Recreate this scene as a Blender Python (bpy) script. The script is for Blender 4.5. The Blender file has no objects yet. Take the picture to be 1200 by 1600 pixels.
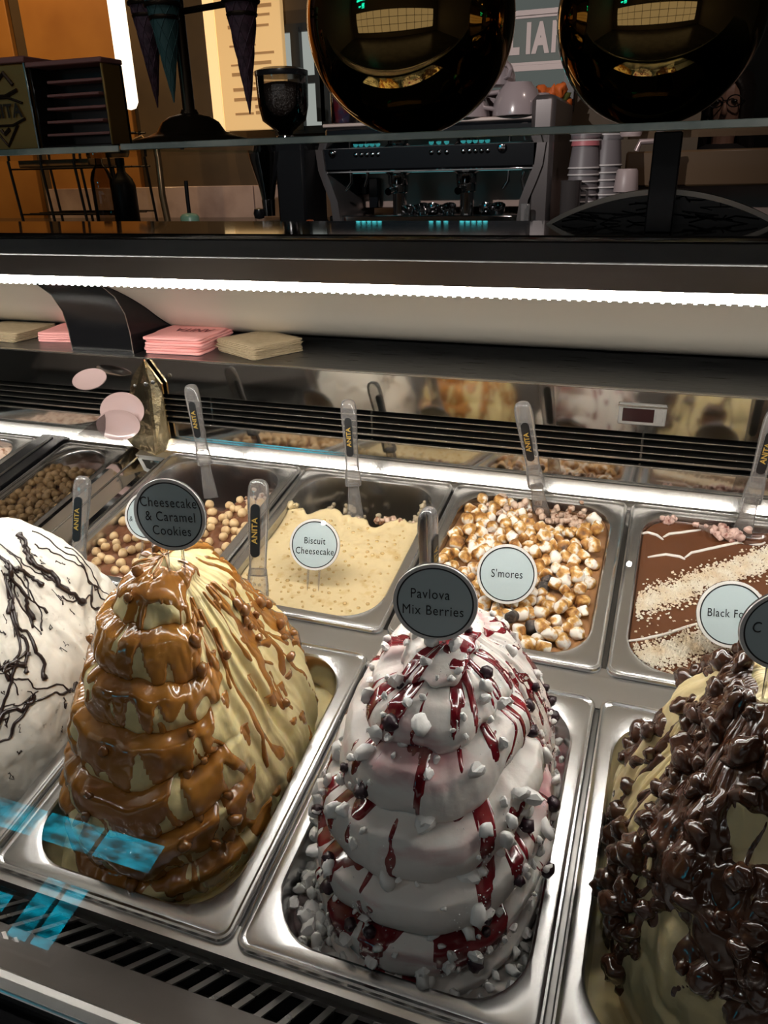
import bpy, bmesh, math, random
import numpy as np
from mathutils import Matrix, Vector

# ------------------------------------------------------------------ camera, world, exposure
scene = bpy.context.scene
COL = scene.collection
FPX = 1211.272
CAM = np.array([0.5385, -0.7377, 0.5138])
RW = np.array([[0.94031, 0.339504, -0.023536], [0.118366, -0.391107, -0.912702], [-0.319071, 0.855437, -0.407947]])
TILT = 0.187418                       # the pans lie on a deck that rises towards the back
CT, ST = math.cos(TILT), math.sin(TILT)
TP = np.array([[1, 0, 0], [0, CT, -ST], [0, ST, CT]])

cam_data = bpy.data.cameras.new('camera')
cam = bpy.data.objects.new('camera', cam_data)
COL.objects.link(cam)
cam.matrix_world = Matrix(((RW[0][0], -RW[1][0], -RW[2][0], CAM[0]), (RW[0][1], -RW[1][1], -RW[2][1], CAM[1]),
                           (RW[0][2], -RW[1][2], -RW[2][2], CAM[2]), (0, 0, 0, 1)))
cam_data.sensor_fit = 'VERTICAL'
cam_data.sensor_height = 36
cam_data.lens = 36 * FPX / 1600
cam_data.clip_start = 0.02
cam_data.clip_end = 60
scene.camera = cam

world = bpy.data.worlds.new('world')
scene.world = world
world.use_nodes = True
world.node_tree.nodes['Background'].inputs[0].default_value = (0.9, 0.95, 1, 1)
world.node_tree.nodes['Background'].inputs[1].default_value = 0.03

vs = scene.view_settings
vs.view_transform = 'Standard'
vs.look = 'None'
vs.gamma = 1
vs.use_curve_mapping = False
vs.exposure = 0.0
scene.cycles.use_denoising = True
scene.cycles.max_bounces = 10
scene.cycles.transparent_max_bounces = 16
scene.cycles.sample_clamp_indirect = 6
scene.cycles.caustics_reflective = False
scene.cycles.caustics_refractive = False

LED_POWER = 130.0
WINDOW_POWER = 0.36

rng = np.random.default_rng(7)
random.seed(7)


def pan_to_world(u, v, w):
    return TP @ np.array([u, v, w], float)


def ray(x, y):
    return RW.T @ np.array([(x - 600) / FPX, (y - 800) / FPX, 1.0])


def on_y(x, y, Y):                    # the point of depth Y that the photograph shows at x, y
    d = ray(x, y)
    return CAM + d * (Y - CAM[1]) / d[1]


def on_z(x, y, Z):
    d = ray(x, y)
    return CAM + d * (Z - CAM[2]) / d[2]


def on_deck(x, y, w=0.0):             # deck coordinates u, v, w
    d = TP.T @ ray(x, y)
    c = TP.T @ CAM
    return c + d * (w - c[2]) / d[2]


def on_v(x, y, v):
    d = TP.T @ ray(x, y)
    c = TP.T @ CAM
    return c + d * (v - c[1]) / d[1]


# ------------------------------------------------------------------ materials
def new_mat(name):
    m = bpy.data.materials.new(name)
    m.use_nodes = True
    nt = m.node_tree
    return m, nt, nt.nodes['Principled BSDF']


def pbr(name, col, rough=0.5, metal=0.0, spec=0.5, coat=0.0, sss=0.0, sss_r=(1, .6, .3), sss_s=0.004, bump=None, vary=None,
        emit=None, emit_s=0.0, trans=0.0, ior=1.45, rough_vary=None, coord='Object', aniso=0.0):
    m, nt, b = new_mat(name)
    b.inputs['Base Color'].default_value = (*col, 1)
    b.inputs['Roughness'].default_value = rough
    b.inputs['Metallic'].default_value = metal
    b.inputs['Specular IOR Level'].default_value = spec
    b.inputs['Coat Weight'].default_value = coat
    b.inputs['Coat Roughness'].default_value = 0.06
    b.inputs['IOR'].default_value = ior
    b.inputs['Transmission Weight'].default_value = trans
    b.inputs['Anisotropic'].default_value = aniso
    if sss:
        b.inputs['Subsurface Weight'].default_value = sss
        b.inputs['Subsurface Radius'].default_value = sss_r
        b.inputs['Subsurface Scale'].default_value = sss_s
    if emit:
        b.inputs['Emission Color'].default_value = (*emit, 1)
        b.inputs['Emission Strength'].default_value = emit_s
    if bump or vary or rough_vary:
        tc = nt.nodes.new('ShaderNodeTexCoord')
    if vary:                          # (scale, other colour, low, high[, stretch])
        n = nt.nodes.new('ShaderNodeTexNoise')
        n.inputs['Scale'].default_value = vary[0]
        n.inputs['Detail'].default_value = 6
        src = tc.outputs[coord]
        if len(vary) > 4:
            mp = nt.nodes.new('ShaderNodeMapping')
            mp.inputs['Scale'].default_value = vary[4]
            nt.links.new(src, mp.inputs[0])
            src = mp.outputs[0]
        nt.links.new(src, n.inputs['Vector'])
        mr = nt.nodes.new('ShaderNodeMapRange')
        mr.inputs[1].default_value = vary[2]
        mr.inputs[2].default_value = vary[3]
        nt.links.new(n.outputs['Fac'], mr.inputs[0])
        mx = nt.nodes.new('ShaderNodeMix')
        mx.data_type = 'RGBA'
        mx.inputs[6].default_value = (*col, 1)
        mx.inputs[7].default_value = (*vary[1], 1)
        nt.links.new(mr.outputs[0], mx.inputs[0])
        nt.links.new(mx.outputs[2], b.inputs['Base Color'])
    if rough_vary:                    # (scale, low, high[, stretch])
        n = nt.nodes.new('ShaderNodeTexNoise')
        n.inputs['Scale'].default_value = rough_vary[0]
        n.inputs['Detail'].default_value = 4
        src = tc.outputs[coord]
        if len(rough_vary) > 3:
            mp = nt.nodes.new('ShaderNodeMapping')
            mp.inputs['Scale'].default_value = rough_vary[3]
            nt.links.new(src, mp.inputs[0])
            src = mp.outputs[0]
        nt.links.new(src, n.inputs['Vector'])
        mr = nt.nodes.new('ShaderNodeMapRange')
        mr.inputs[1].default_value = 0.3
        mr.inputs[2].default_value = 0.7
        mr.inputs[3].default_value = rough_vary[1]
        mr.inputs[4].default_value = rough_vary[2]
        nt.links.new(n.outputs['Fac'], mr.inputs[0])
        nt.links.new(mr.outputs[0], b.inputs['Roughness'])
    if bump:                          # (scale, strength, distance)
        n = nt.nodes.new('ShaderNodeTexNoise')
        n.inputs['Scale'].default_value = bump[0]
        n.inputs['Detail'].default_value = 5
        nt.links.new(tc.outputs[coord], n.inputs['Vector'])
        bp = nt.nodes.new('ShaderNodeBump')
        bp.inputs['Strength'].default_value = bump[1]
        bp.inputs['Distance'].default_value = bump[2]
        nt.links.new(n.outputs['Fac'], bp.inputs['Height'])
        nt.links.new(bp.outputs[0], b.inputs['Normal'])
    return m


def thin_glass(name, tint=(1, 1, 1), refl=1.0, ior=1.45):
    m = bpy.data.materials.new(name)
    m.use_nodes = True
    nt = m.node_tree
    nt.nodes.clear()
    out = nt.nodes.new('ShaderNodeOutputMaterial')
    mix = nt.nodes.new('ShaderNodeMixShader')
    tr = nt.nodes.new('ShaderNodeBsdfTransparent')
    tr.inputs[0].default_value = (*tint, 1)
    gl = nt.nodes.new('ShaderNodeBsdfGlossy')
    gl.inputs['Roughness'].default_value = 0.0
    gl.inputs['Color'].default_value = (1, 1, 1, 1)
    fr = nt.nodes.new('ShaderNodeFresnel')
    fr.inputs[0].default_value = ior
    ml = nt.nodes.new('ShaderNodeMath')
    ml.operation = 'MULTIPLY'
    ml.inputs[1].default_value = refl
    nt.links.new(fr.outputs[0], ml.inputs[0])
    nt.links.new(ml.outputs[0], mix.inputs[0])
    nt.links.new(tr.outputs[0], mix.inputs[1])
    nt.links.new(gl.outputs[0], mix.inputs[2])
    nt.links.new(mix.outputs[0], out.inputs[0])
    return m


def emis(name, col, s):
    m = bpy.data.materials.new(name)
    m.use_nodes = True
    nt = m.node_tree
    nt.nodes.clear()
    out = nt.nodes.new('ShaderNodeOutputMaterial')
    e = nt.nodes.new('ShaderNodeEmission')
    e.inputs[0].default_value = (*col, 1)
    e.inputs[1].default_value = s
    nt.links.new(e.outputs[0], out.inputs[0])
    return m


def clear_plastic(name):
    """moulded clear plastic: mostly see-through, milky towards its edges, with a glossy skin"""
    m = bpy.data.materials.new(name)
    m.use_nodes = True
    nt = m.node_tree
    nt.nodes.clear()
    out = nt.nodes.new('ShaderNodeOutputMaterial')
    tr = nt.nodes.new('ShaderNodeBsdfTransparent')
    tr.inputs[0].default_value = (.93, .92, .91, 1)
    df = nt.nodes.new('ShaderNodeBsdfPrincipled')
    df.inputs['Base Color'].default_value = (.70, .66, .64, 1)
    df.inputs['Roughness'].default_value = .12
    df.inputs['Transmission Weight'].default_value = .3
    lw = nt.nodes.new('ShaderNodeLayerWeight')
    lw.inputs[0].default_value = .32
    mr = nt.nodes.new('ShaderNodeMapRange')
    mr.inputs[3].default_value = .16
    mr.inputs[4].default_value = .72
    nt.links.new(lw.outputs['Facing'], mr.inputs[0])
    m1 = nt.nodes.new('ShaderNodeMixShader')
    nt.links.new(mr.outputs[0], m1.inputs[0])
    nt.links.new(tr.outputs[0], m1.inputs[1])
    nt.links.new(df.outputs[0], m1.inputs[2])
    gl = nt.nodes.new('ShaderNodeBsdfGlossy')
    gl.inputs['Roughness'].default_value = .07
    fr = nt.nodes.new('ShaderNodeFresnel')
    fr.inputs[0].default_value = 1.45
    m2 = nt.nodes.new('ShaderNodeMixShader')
    nt.links.new(fr.outputs[0], m2.inputs[0])
    nt.links.new(m1.outputs[0], m2.inputs[1])
    nt.links.new(gl.outputs[0], m2.inputs[2])
    nt.links.new(m2.outputs[0], out.inputs[0])
    return m


M = {}
M['steel'] = pbr('brushed steel', (.56, .56, .55), .3, 1)
M['steel_pan'] = pbr('pan steel', (.60, .60, .60), .27, 1)
M['mirror'] = pbr('polished steel', (.62, .60, .57), .07, 1, bump=(9, .05, .002))
M['dark_steel'] = pbr('dark brushed steel', (.16, .155, .15), .36, 1, rough_vary=(8, .3, .45, (1, 30, 1)))
M['shelf_steel'] = pbr('grey brushed shelf steel', (.22, .22, .22), .33, 1, rough_vary=(14, .26, .42, (1, 20, 1)))
M['black'] = pbr('black painted metal', (.006, .006, .007), .4, spec=.2)
M['black_gloss'] = pbr('glossy black panel', (.006, .006, .007), .22, spec=.3)
M['canopy_gloss'] = pbr('glossy black canopy', (.012, .010, .009), .05, spec=.5)
M['black_matt'] = pbr('matt black', (.006, .006, .006), .7)
M['cove'] = pbr('satin steel cove', (.86, .85, .83), .2, 1)
M['gold_tinted_steel'] = pbr('polished steel tinted with gold reflections', (.78, .64, .40), .14, 1, bump=(25, .3, .01))  # gold tint puts warm reflections into the steel bracket's colour
M['slat'] = pbr('louvre slat edge', (.5, .48, .45), .25, 1)
M['hood'] = pbr('white hood enamel', (.58, .53, .455), .38, bump=(3, .05, .01))
M['brown_fascia'] = pbr('brown brushed fascia', (.09, .078, .07), .35, .8, rough_vary=(6, .28, .45, (1, 1, 40)))
M['led'] = emis('white led', (1, .95, .87), LED_POWER)
M['led_dot'] = emis('led diode', (1, .98, .95), LED_POWER * .5)
M['front_glass'] = thin_glass('front glass', (.97, .98, .98), 1.0)
M['smoked_glass'] = thin_glass('smoked glass', (.34, .33, .32), 0.9)
M['shelf_glass'] = thin_glass('shelf glass', (.86, .92, .90), 1.0)
M['glass_edge'] = pbr('green glass edge', (.16, .22, .20), .12, vary=(9, (.62, .66, .58), .45, .68, (1, .2, 1)), coat=.6)
M['plastic'] = clear_plastic('clear plastic')
M['acrylic'] = pbr('clear acrylic', (.95, .95, .95), .12, trans=.9, ior=1.3)
M['label_black'] = pbr('black label', (.008, .008, .009), .35)
M['gold_print'] = pbr('gold print', (.55, .36, .08), .4, .4)
M['sign_face'] = pbr('pale blue sign card', (.47, .56, .58), .4)
M['sign_rim'] = pbr('white sign rim', (.72, .70, .68), .25, coat=.5)
M['ink'] = pbr('black ink', (.008, .009, .012), .4)
M['gold'] = pbr('gold mirror', (.56, .36, .13), .035, 1)
M['cream'] = pbr('cream gelato', (.86, .72, .37), .38, sss=.25, sss_r=(1, .8, .4), bump=(45, .35, .004), spec=.45)
M['cream_choc'] = pbr('pale custard gelato', (.72, .60, .33), .38, sss=.25, sss_r=(1, .8, .4), bump=(60, .35, .004))
M['white_gelato'] = pbr('white gelato', (.78, .74, .66), .5, sss=.25, sss_r=(1, .9, .8), bump=(70, .35, .003), vary=(120, (.50, .46, .40), .66, .72))
M['pavlova'] = pbr('pavlova gelato', (.80, .745, .70), .42, sss=.25, sss_r=(1, .7, .6), bump=(70, .25, .003),
                   vary=(7, (.52, .16, .19), .54, .70, (1, 1, 4.5)))
M['caramel'] = pbr('caramel sauce', (.34, .13, .020), .17, coat=.7, spec=.5, vary=(30, (.46, .20, .035), .4, .7))
M['cookie'] = pbr('caramel coated cookie', (.27, .105, .022), .16, coat=.7)
M['berry_sauce'] = pbr('red berry sauce', (.14, .005, .010), .14, coat=.5, vary=(35, (.26, .010, .018), .5, .7))
M['berry'] = pbr('dark berry', (.016, .003, .009), .38, vary=(260, (.22, .17, .19), .64, .7))
M['meringue'] = pbr('white meringue', (.90, .88, .85), .6, sss=.2, sss_r=(1, 1, 1), bump=(160, .3, .002))
M['sugar'] = pbr('sugar powder', (.80, .77, .77), .8)
M['choc'] = pbr('dark chocolate sauce', (.060, .021, .009), .17, coat=.55, bump=(60, .25, .003))
M['choc_nut'] = pbr('chocolate coated nut', (.058, .020, .009), .16, coat=.6, bump=(120, .3, .002))
M['drizzle'] = pbr('chocolate drizzle', (.022, .012, .011), .3, coat=.2)
M['milk_choc'] = pbr('milk chocolate gelato', (.155, .062, .030), .3, coat=.25, bump=(20, .25, .004))
M['choc_glaze'] = pbr('chocolate glaze', (.115, .042, .018), .22, coat=.4, bump=(9, .12, .004))
M['smore_base'] = pbr('toffee gelato', (.34, .17, .075), .28, coat=.35, bump=(30, .25, .004))
M['biscuit'] = pbr('biscuit gelato', (.64, .51, .29), .33, coat=.2, bump=(60, .25, .004), vary=(70, (.55, .39, .18), .55, .7))
M['biscuit_bit'] = pbr('biscuit crumb', (.62, .43, .19), .2, coat=.6)
M['smear'] = pbr('melted gelato smear', (.45, .36, .24), .35, coat=.2)
M['nougat'] = pbr('scooped gelato', (.60, .44, .34), .5, bump=(120, .6, .004), vary=(110, (.22, .09, .04), .5, .65))
M['cherry_cream'] = pbr('cherry cream', (.62, .42, .36), .45, bump=(120, .6, .004), vary=(90, (.20, .05, .03), .55, .68))
M['hazelnut'] = pbr('blanched hazelnut', (.66, .47, .26), .42, vary=(60, (.46, .27, .11), .5, .75), bump=(150, .3, .001))
M['nut_brown'] = pbr('roasted nut', (.38, .24, .11), .5, vary=(70, (.2, .11, .04), .45, .7))
M['crumb'] = pbr('nut crumb', (.66, .53, .37), .6, vary=(40, (.74, .67, .55), .4, .6))
M['white_drizzle'] = pbr('white chocolate drizzle', (.76, .70, .64), .3, coat=.3)
M['pink'] = pbr('pink paper', (.80, .36, .34), .75, bump=(200, .2, .001))
M['kraft'] = pbr('kraft paper', (.42, .33, .21), .8, bump=(200, .2, .001), vary=(80, (.36, .28, .17), .4, .7))
M['pink_gloss'] = pbr('glossy pink oval stand-in', (.44, .31, .30), .2, coat=.5)
M['screen'] = pbr('dark display', (.02, .008, .008), .1)
M['grey_plastic'] = pbr('grey plastic bezel', (.20, .19, .18), .35)

m = M['marsh'] = pbr('toasted marshmallow', (.86, .80, .72), .5, sss=.2, sss_r=(1, .8, .6), bump=(150, .3, .001))
nt = m.node_tree
b = nt.nodes['Principled BSDF']
tc = nt.nodes.new('ShaderNodeTexCoord')
oi = nt.nodes.new('ShaderNodeObjectInfo')
va = nt.nodes.new('ShaderNodeVectorMath'); va.operation = 'ADD'
ml = nt.nodes.new('ShaderNodeMath'); ml.operation = 'MULTIPLY'; ml.inputs[1].default_value = 40
nt.links.new(oi.outputs['Random'], ml.inputs[0])
nt.links.new(tc.outputs['Object'], va.inputs[0])
nt.links.new(ml.outputs[0], va.inputs[1])
nz = nt.nodes.new('ShaderNodeTexNoise'); nz.inputs['Scale'].default_value = 62; nz.inputs['Detail'].default_value = 3
nt.links.new(va.outputs[0], nz.inputs['Vector'])
cr = nt.nodes.new('ShaderNodeValToRGB')
cr.color_ramp.elements[0].position = .42; cr.color_ramp.elements[0].color = (.86, .80, .72, 1)
cr.color_ramp.elements[1].position = .74; cr.color_ramp.elements[1].color = (.05, .02, .008, 1)
e = cr.color_ramp.elements.new(.50); e.color = (.62, .36, .11, 1)
e = cr.color_ramp.elements.new(.60); e.color = (.33, .14, .03, 1)
nt.links.new(nz.outputs['Fac'], cr.inputs[0])
nt.links.new(cr.outputs[0], b.inputs['Base Color'])
M['marsh_burnt'] = pbr('burnt marshmallow', (.035, .028, .026), .55, vary=(120, (.16, .12, .1), .5, .7))


# ------------------------------------------------------------------ mesh helpers
def link(o, parent=None):
    COL.objects.link(o)
    if parent is not None:
        o.parent = parent
    return o


def tag(o, label=None, cat=None, group=None, kind=None):
    if label:
        o['label'] = label
    if cat:
        o['category'] = cat
    if group:
        o['group'] = group
    if kind:
        o['kind'] = kind
    return o


def thing(name, label, cat, loc=(0, 0, 0), rot=(0, 0, 0), group=None):
    o = bpy.data.objects.new(name, None)
    o.empty_display_size = 0.02
    link(o)
    o.location = tuple(loc)
    o.rotation_euler = rot
    return tag(o, label, cat, group)


def deck_thing(name, label, cat, u, v, w, group=None):
    return thing(name, label, cat, pan_to_world(u, v, w), (TILT, 0, 0), group)


def mesh_from(name, verts, faces, mat, smooth=True, angle=40):
    me = bpy.data.meshes.new(name)
    if isinstance(faces, np.ndarray):
        nf, k = faces.shape
        me.vertices.add(len(verts))
        me.vertices.foreach_set('co', np.asarray(verts, np.float32).ravel())
        me.loops.add(nf * k)
        me.loops.foreach_set('vertex_index', faces.astype(np.int32).ravel())
        me.polygons.add(nf)
        me.polygons.foreach_set('loop_start', np.arange(0, nf * k, k, dtype=np.int32))
        me.update(calc_edges=True)
    else:
        me.from_pydata([tuple(map(float, v)) for v in verts], [], [tuple(map(int, f)) for f in faces])
        me.update()
    if smooth:
        me.polygons.foreach_set('use_smooth', [True] * len(me.polygons))
        if angle < 180:
            me.set_sharp_from_angle(angle=math.radians(angle))
    me.materials.append(M[mat] if isinstance(mat, str) else mat)
    return me


def ob(name, me, parent=None, loc=None, rot=None):
    o = bpy.data.objects.new(name, me)
    link(o, parent)
    if loc is not None:
        o.location = tuple(loc)
    if rot is not None:
        o.rotation_euler = rot
    return o


class MB:
    def __init__(s):
        s.v = []
        s.f = []

    def add(s, vv, ff, mat=None):
        k = len(s.v)
        if mat is not None:
            vv = [tuple(mat @ Vector(p)) for p in vv]
        s.v += [tuple(map(float, p)) for p in vv]
        s.f += [tuple(i + k for i in f) for f in ff]
        return s

    def box(s, x0, x1, y0, y1, z0, z1, bev=0.0, mat=None, seg=1):
        if bev > 0:
            bm = bmesh.new()
            bmesh.ops.create_cube(bm, size=1)
            for v in bm.verts:
                v.co = Vector(((x0 + x1) / 2 + v.co.x * (x1 - x0), (y0 + y1) / 2 + v.co.y * (y1 - y0), (z0 + z1) / 2 + v.co.z * (z1 - z0)))
            bmesh.ops.bevel(bm, geom=bm.edges[:], offset=bev, segments=seg, affect='EDGES', profile=.5)
            bm.verts.index_update()
            s.add([v.co[:] for v in bm.verts], [[v.index for v in f.verts] for f in bm.faces], mat)
            bm.free()
            return s
        vv = [(x, y, z) for x in (x0, x1) for y in (y0, y1) for z in (z0, z1)]
        return s.add(vv, [(0, 1, 3, 2), (4, 6, 7, 5), (0, 4, 5, 1), (2, 3, 7, 6), (0, 2, 6, 4), (1, 5, 7, 3)], mat)

    def loft(s, rings, cap0=True, cap1=True, mat=None):
        n = len(rings[0])
        vv = [p for r in rings for p in r]
        ff = []
        for i in range(len(rings) - 1):
            for j in range(n):
                a, b = i * n + j, i * n + (j + 1) % n
                ff.append((a, b, b + n, a + n))
        if cap0:
            ff.append(tuple(reversed(range(n))))
        if cap1:
            ff.append(tuple(range((len(rings) - 1) * n, len(rings) * n)))
        return s.add(vv, ff, mat)

    def lathe(s, prof, n=32, mat=None, cap=True):
        rings = [[(r * math.cos(2 * math.pi * k / n), r * math.sin(2 * math.pi * k / n), z) for k in range(n)] for r, z in prof]
        return s.loft(rings, cap, cap, mat)

    def tube(s, pts, r, n=8, mat=None, cap=True):
        pts = [Vector(p) for p in pts]
        rr = r if isinstance(r, (list, tuple, np.ndarray)) else [r] * len(pts)
        t0 = (pts[1] - pts[0]).normalized()
        ref = Vector((0, 0, 1)) if abs(t0.z) < .9 else Vector((1, 0, 0))
        nrm = t0.cross(ref).normalized()
        rings = []
        for i, p in enumerate(pts):
            t = (pts[min(i + 1, len(pts) - 1)] - pts[max(i - 1, 0)]).normalized()
            nrm = (nrm - t * nrm.dot(t)).normalized()
            bb = t.cross(nrm)
            rings.append([tuple(p + (nrm * math.cos(2 * math.pi * k / n) + bb * math.sin(2 * math.pi * k / n)) * rr[i]) for k in range(n)])
        return s.loft(rings, cap, cap, mat)

    def prism(s, poly, a0, a1, axis='x', mat=None):
        def pt(p, a):
            return {'x': (a, p[0], p[1]), 'y': (p[0], a, p[1]), 'z': (p[0], p[1], a)}[axis]
        return s.loft([[pt(p, a0) for p in poly], [pt(p, a1) for p in poly]], True, True, mat)

    def build(s, name, mat, parent=None, smooth=True, angle=40, loc=None, rot=None):
        me = mesh_from(name, s.v, s.f, mat, smooth, angle)
        bm = bmesh.new()
        bm.from_mesh(me)
        bmesh.ops.recalc_face_normals(bm, faces=bm.faces[:])
        bm.to_mesh(me)
        bm.free()
        if smooth and angle < 180:
            me.set_sharp_from_angle(angle=math.radians(angle))
        return ob(name, me, parent, loc, rot)


def rrect(hx, hy, r, n=8, z=0.0, cx=0.0, cy=0.0):
    r = min(r, hx, hy)
    out = []
    for (sx, sy, a0) in ((1, 1, 0), (-1, 1, 90), (-1, -1, 180), (1, -1, 270)):
        for k in range(n + 1):
            a = math.radians(a0 + 90 * k / n)
            out.append((cx + sx * (hx - r) + r * math.cos(a), cy + sy * (hy - r) + r * math.sin(a), z))
    return out


def copy_tree(o, parent=None):
    c = o.copy()
    link(c)
    if parent is not None:
        c.parent = parent
    for ch in o.children:
        copy_tree(ch, c)
    return c


_texts = {}


def text_mesh(txt, size, offset=0.0, xs=1.0, space=1.0):
    key = (txt, size, offset, xs, space)
    if key not in _texts:
        cu = bpy.data.curves.new('text', 'FONT')
        cu.body = txt
        cu.size = size
        cu.align_x = 'CENTER'
        cu.align_y = 'CENTER'
        cu.offset = offset
        cu.space_character = space
        cu.resolution_u = 4
        o = bpy.data.objects.new('text', cu)
        COL.objects.link(o)
        dg = bpy.context.evaluated_depsgraph_get()
        me = bpy.data.meshes.new_from_object(o.evaluated_get(dg))
        co = np.array([v.co[:] for v in me.vertices])
        fs = [tuple(p.vertices) for p in me.polygons]
        bpy.data.objects.remove(o)
        bpy.data.curves.remove(cu)
        bpy.data.meshes.remove(me)
        co[:, 0] *= xs
        _texts[key] = (co, fs)
    return _texts[key]


def put_text(name, txt, size, mat, parent, fn, **kw):
    co, fs = text_mesh(txt, size, **kw)
    me = mesh_from(name, [fn(p[0], p[1]) for p in co], fs, mat, False)
    return ob(name, me, parent)


# ------------------------------------------------------------------ noise
def _hash(i, j, k, seed):
    h = (i.astype(np.int64) * 374761393 + j.astype(np.int64) * 668265263 + k.astype(np.int64) * 2147483647 + seed * 974711) & 0xFFFFFFFF
    h = ((h ^ (h >> 13)) * 1274126177) & 0xFFFFFFFF
    h = ((h ^ (h >> 16)) * 2246822519) & 0xFFFFFFFF
    return ((h ^ (h >> 15)) & 0xFFFFFF) / float(0xFFFFFF)


def vnoise(x, y, z=0.0, seed=0):
    x, y, z = np.broadcast_arrays(np.asarray(x, float), np.asarray(y, float), np.asarray(z, float))
    i, j, k = np.floor(x).astype(np.int64), np.floor(y).astype(np.int64), np.floor(z).astype(np.int64)
    fx, fy, fz = x - i, y - j, z - k
    fx, fy, fz = (t * t * t * (t * (t * 6 - 15) + 10) for t in (fx, fy, fz))
    r = 0
    for a in (0, 1):
        for b_ in (0, 1):
            for c in (0, 1):
                r = r + _hash(i + a, j + b_, k + c, seed) * (fx if a else 1 - fx) * (fy if b_ else 1 - fy) * (fz if c else 1 - fz)
    return r * 2 - 1


def fbm(x, y, z=0.0, seed=0, o=4):
    r, a = 0, 1.0
    for q in range(o):
        r = r + a * vnoise(np.asarray(x) * 2 ** q, np.asarray(y) * 2 ** q, np.asarray(z) * 2 ** q, seed + q * 17)
        a *= .5
    return r


def sstep(a, b, x):
    t = np.clip((x - a) / (b - a), 0, 1)
    return t * t * (3 - 2 * t)


def blob_mesh(name, r, mat, seed, sub=2, amp=.25, freq=1.6, squash=(1, 1, 1), facet=False):
    bm = bmesh.new()
    bmesh.ops.create_icosphere(bm, subdivisions=sub, radius=1)
    co = np.array([v.co[:] for v in bm.verts])
    d = 1 + amp * fbm(co[:, 0] * freq + seed * 3.1, co[:, 1] * freq, co[:, 2] * freq, seed, 3)
    co = co * d[:, None] * r * np.array(squash)
    fs = np.array([[v.index for v in f.verts] for f in bm.faces])
    bm.free()
    return mesh_from(name, co, fs, mat, True, 35 if facet else 180)

# ------------------------------------------------------------------ the room
FLOOR_Z, CEIL_Z = -0.95, 2.7
XL, XR, YF, YB = -4.2, 4.6, -4.2, 2.75
M['floor'] = pbr('dark stone floor', (.05, .047, .045), .3, vary=(3, (.08, .075, .07), .4, .6))
M['ceiling'] = pbr('dark ceiling', (.03, .028, .026), .7)
M['wall_dark'] = pbr('dark brown wall', (.075, .048, .024), .6, vary=(4, (.05, .032, .017), .4, .65))
M['wall_hall'] = pbr('dim hall wall', (.22, .20, .18), .7)
M['amber'] = pbr('amber wall panel', (.40, .18, .04), .55, vary=(2.2, (.26, .105, .022), .35, .7))
M['marble'] = pbr('pink marble', (.42, .31, .27), .22, vary=(5, (.26, .18, .16), .5, .75), coat=.2)
M['counter'] = pbr('dark worktop', (.03, .027, .025), .2)
M['day_pane'] = emis('daylight pane', (1.0, .97, .94), WINDOW_POWER)
M['cyan_pane'] = emis('blue lit pane', (.005, .62, .86), 6.0)
_nt = M['cyan_pane'].node_tree         # dark shapes of whatever stands behind the blue panes
_tc = _nt.nodes.new('ShaderNodeTexCoord')
_mp = _nt.nodes.new('ShaderNodeMapping'); _mp.inputs['Scale'].default_value = (3, 1, 9); _mp.inputs['Rotation'].default_value = (0, .5, 0)
_nz = _nt.nodes.new('ShaderNodeTexNoise'); _nz.inputs['Scale'].default_value = 2.2; _nz.inputs['Detail'].default_value = 4
_mr = _nt.nodes.new('ShaderNodeMapRange')
for _i, _v in ((1, .36), (2, .62), (3, 1.2), (4, 8.5)):
    _mr.inputs[_i].default_value = _v
_nt.links.new(_tc.outputs['Object'], _mp.inputs[0]); _nt.links.new(_mp.outputs[0], _nz.inputs['Vector'])
_nt.links.new(_nz.outputs['Fac'], _mr.inputs[0]); _nt.links.new(_mr.outputs[0], _nt.nodes['Emission'].inputs[1])
M['frame_dark'] = pbr('dark window frame', (.02, .02, .02), .4)


def struct(name, mb, mat, **kw):
    o = mb.build(name, mat, **kw)
    o['kind'] = 'structure'
    return o


struct('floor', MB().box(XL, XR, YF, 4.3, FLOOR_Z - .1, FLOOR_Z), 'floor')
struct('ceiling', MB().box(XL, XR, YF, 4.3, CEIL_Z, CEIL_Z + .1), 'ceiling')
# the back wall has an opening at the right, through which a passage shows
OX0, OX1 = on_y(1098, 160, YB)[0], 2.2
OZ0, OZ1 = on_y(1150, 232, YB)[2], 1.35
wb = MB().box(XL, OX0, YB, YB + .12, FLOOR_Z, CEIL_Z).box(OX1, XR, YB, YB + .12, FLOOR_Z, CEIL_Z)
wb.box(OX0, OX1, YB, YB + .12, FLOOR_Z, OZ0).box(OX0, OX1, YB, YB + .12, OZ1, CEIL_Z)
wall_back = struct('wall_back', wb, 'wall_dark')
struct('wall_passage', MB().box(XL, XR, 4.3, 4.4, FLOOR_Z, CEIL_Z), 'wall_hall')
struct('wall_left', MB().box(XL - .12, XL, YF, YB, FLOOR_Z, CEIL_Z), 'wall_hall')
struct('wall_right', MB().box(XR, XR + .12, YF, YB, FLOOR_Z, CEIL_Z), 'wall_hall')
struct('wall_front', MB().box(XL, XR, YF - .12, YF, FLOOR_Z, CEIL_Z), 'wall_hall')


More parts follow.
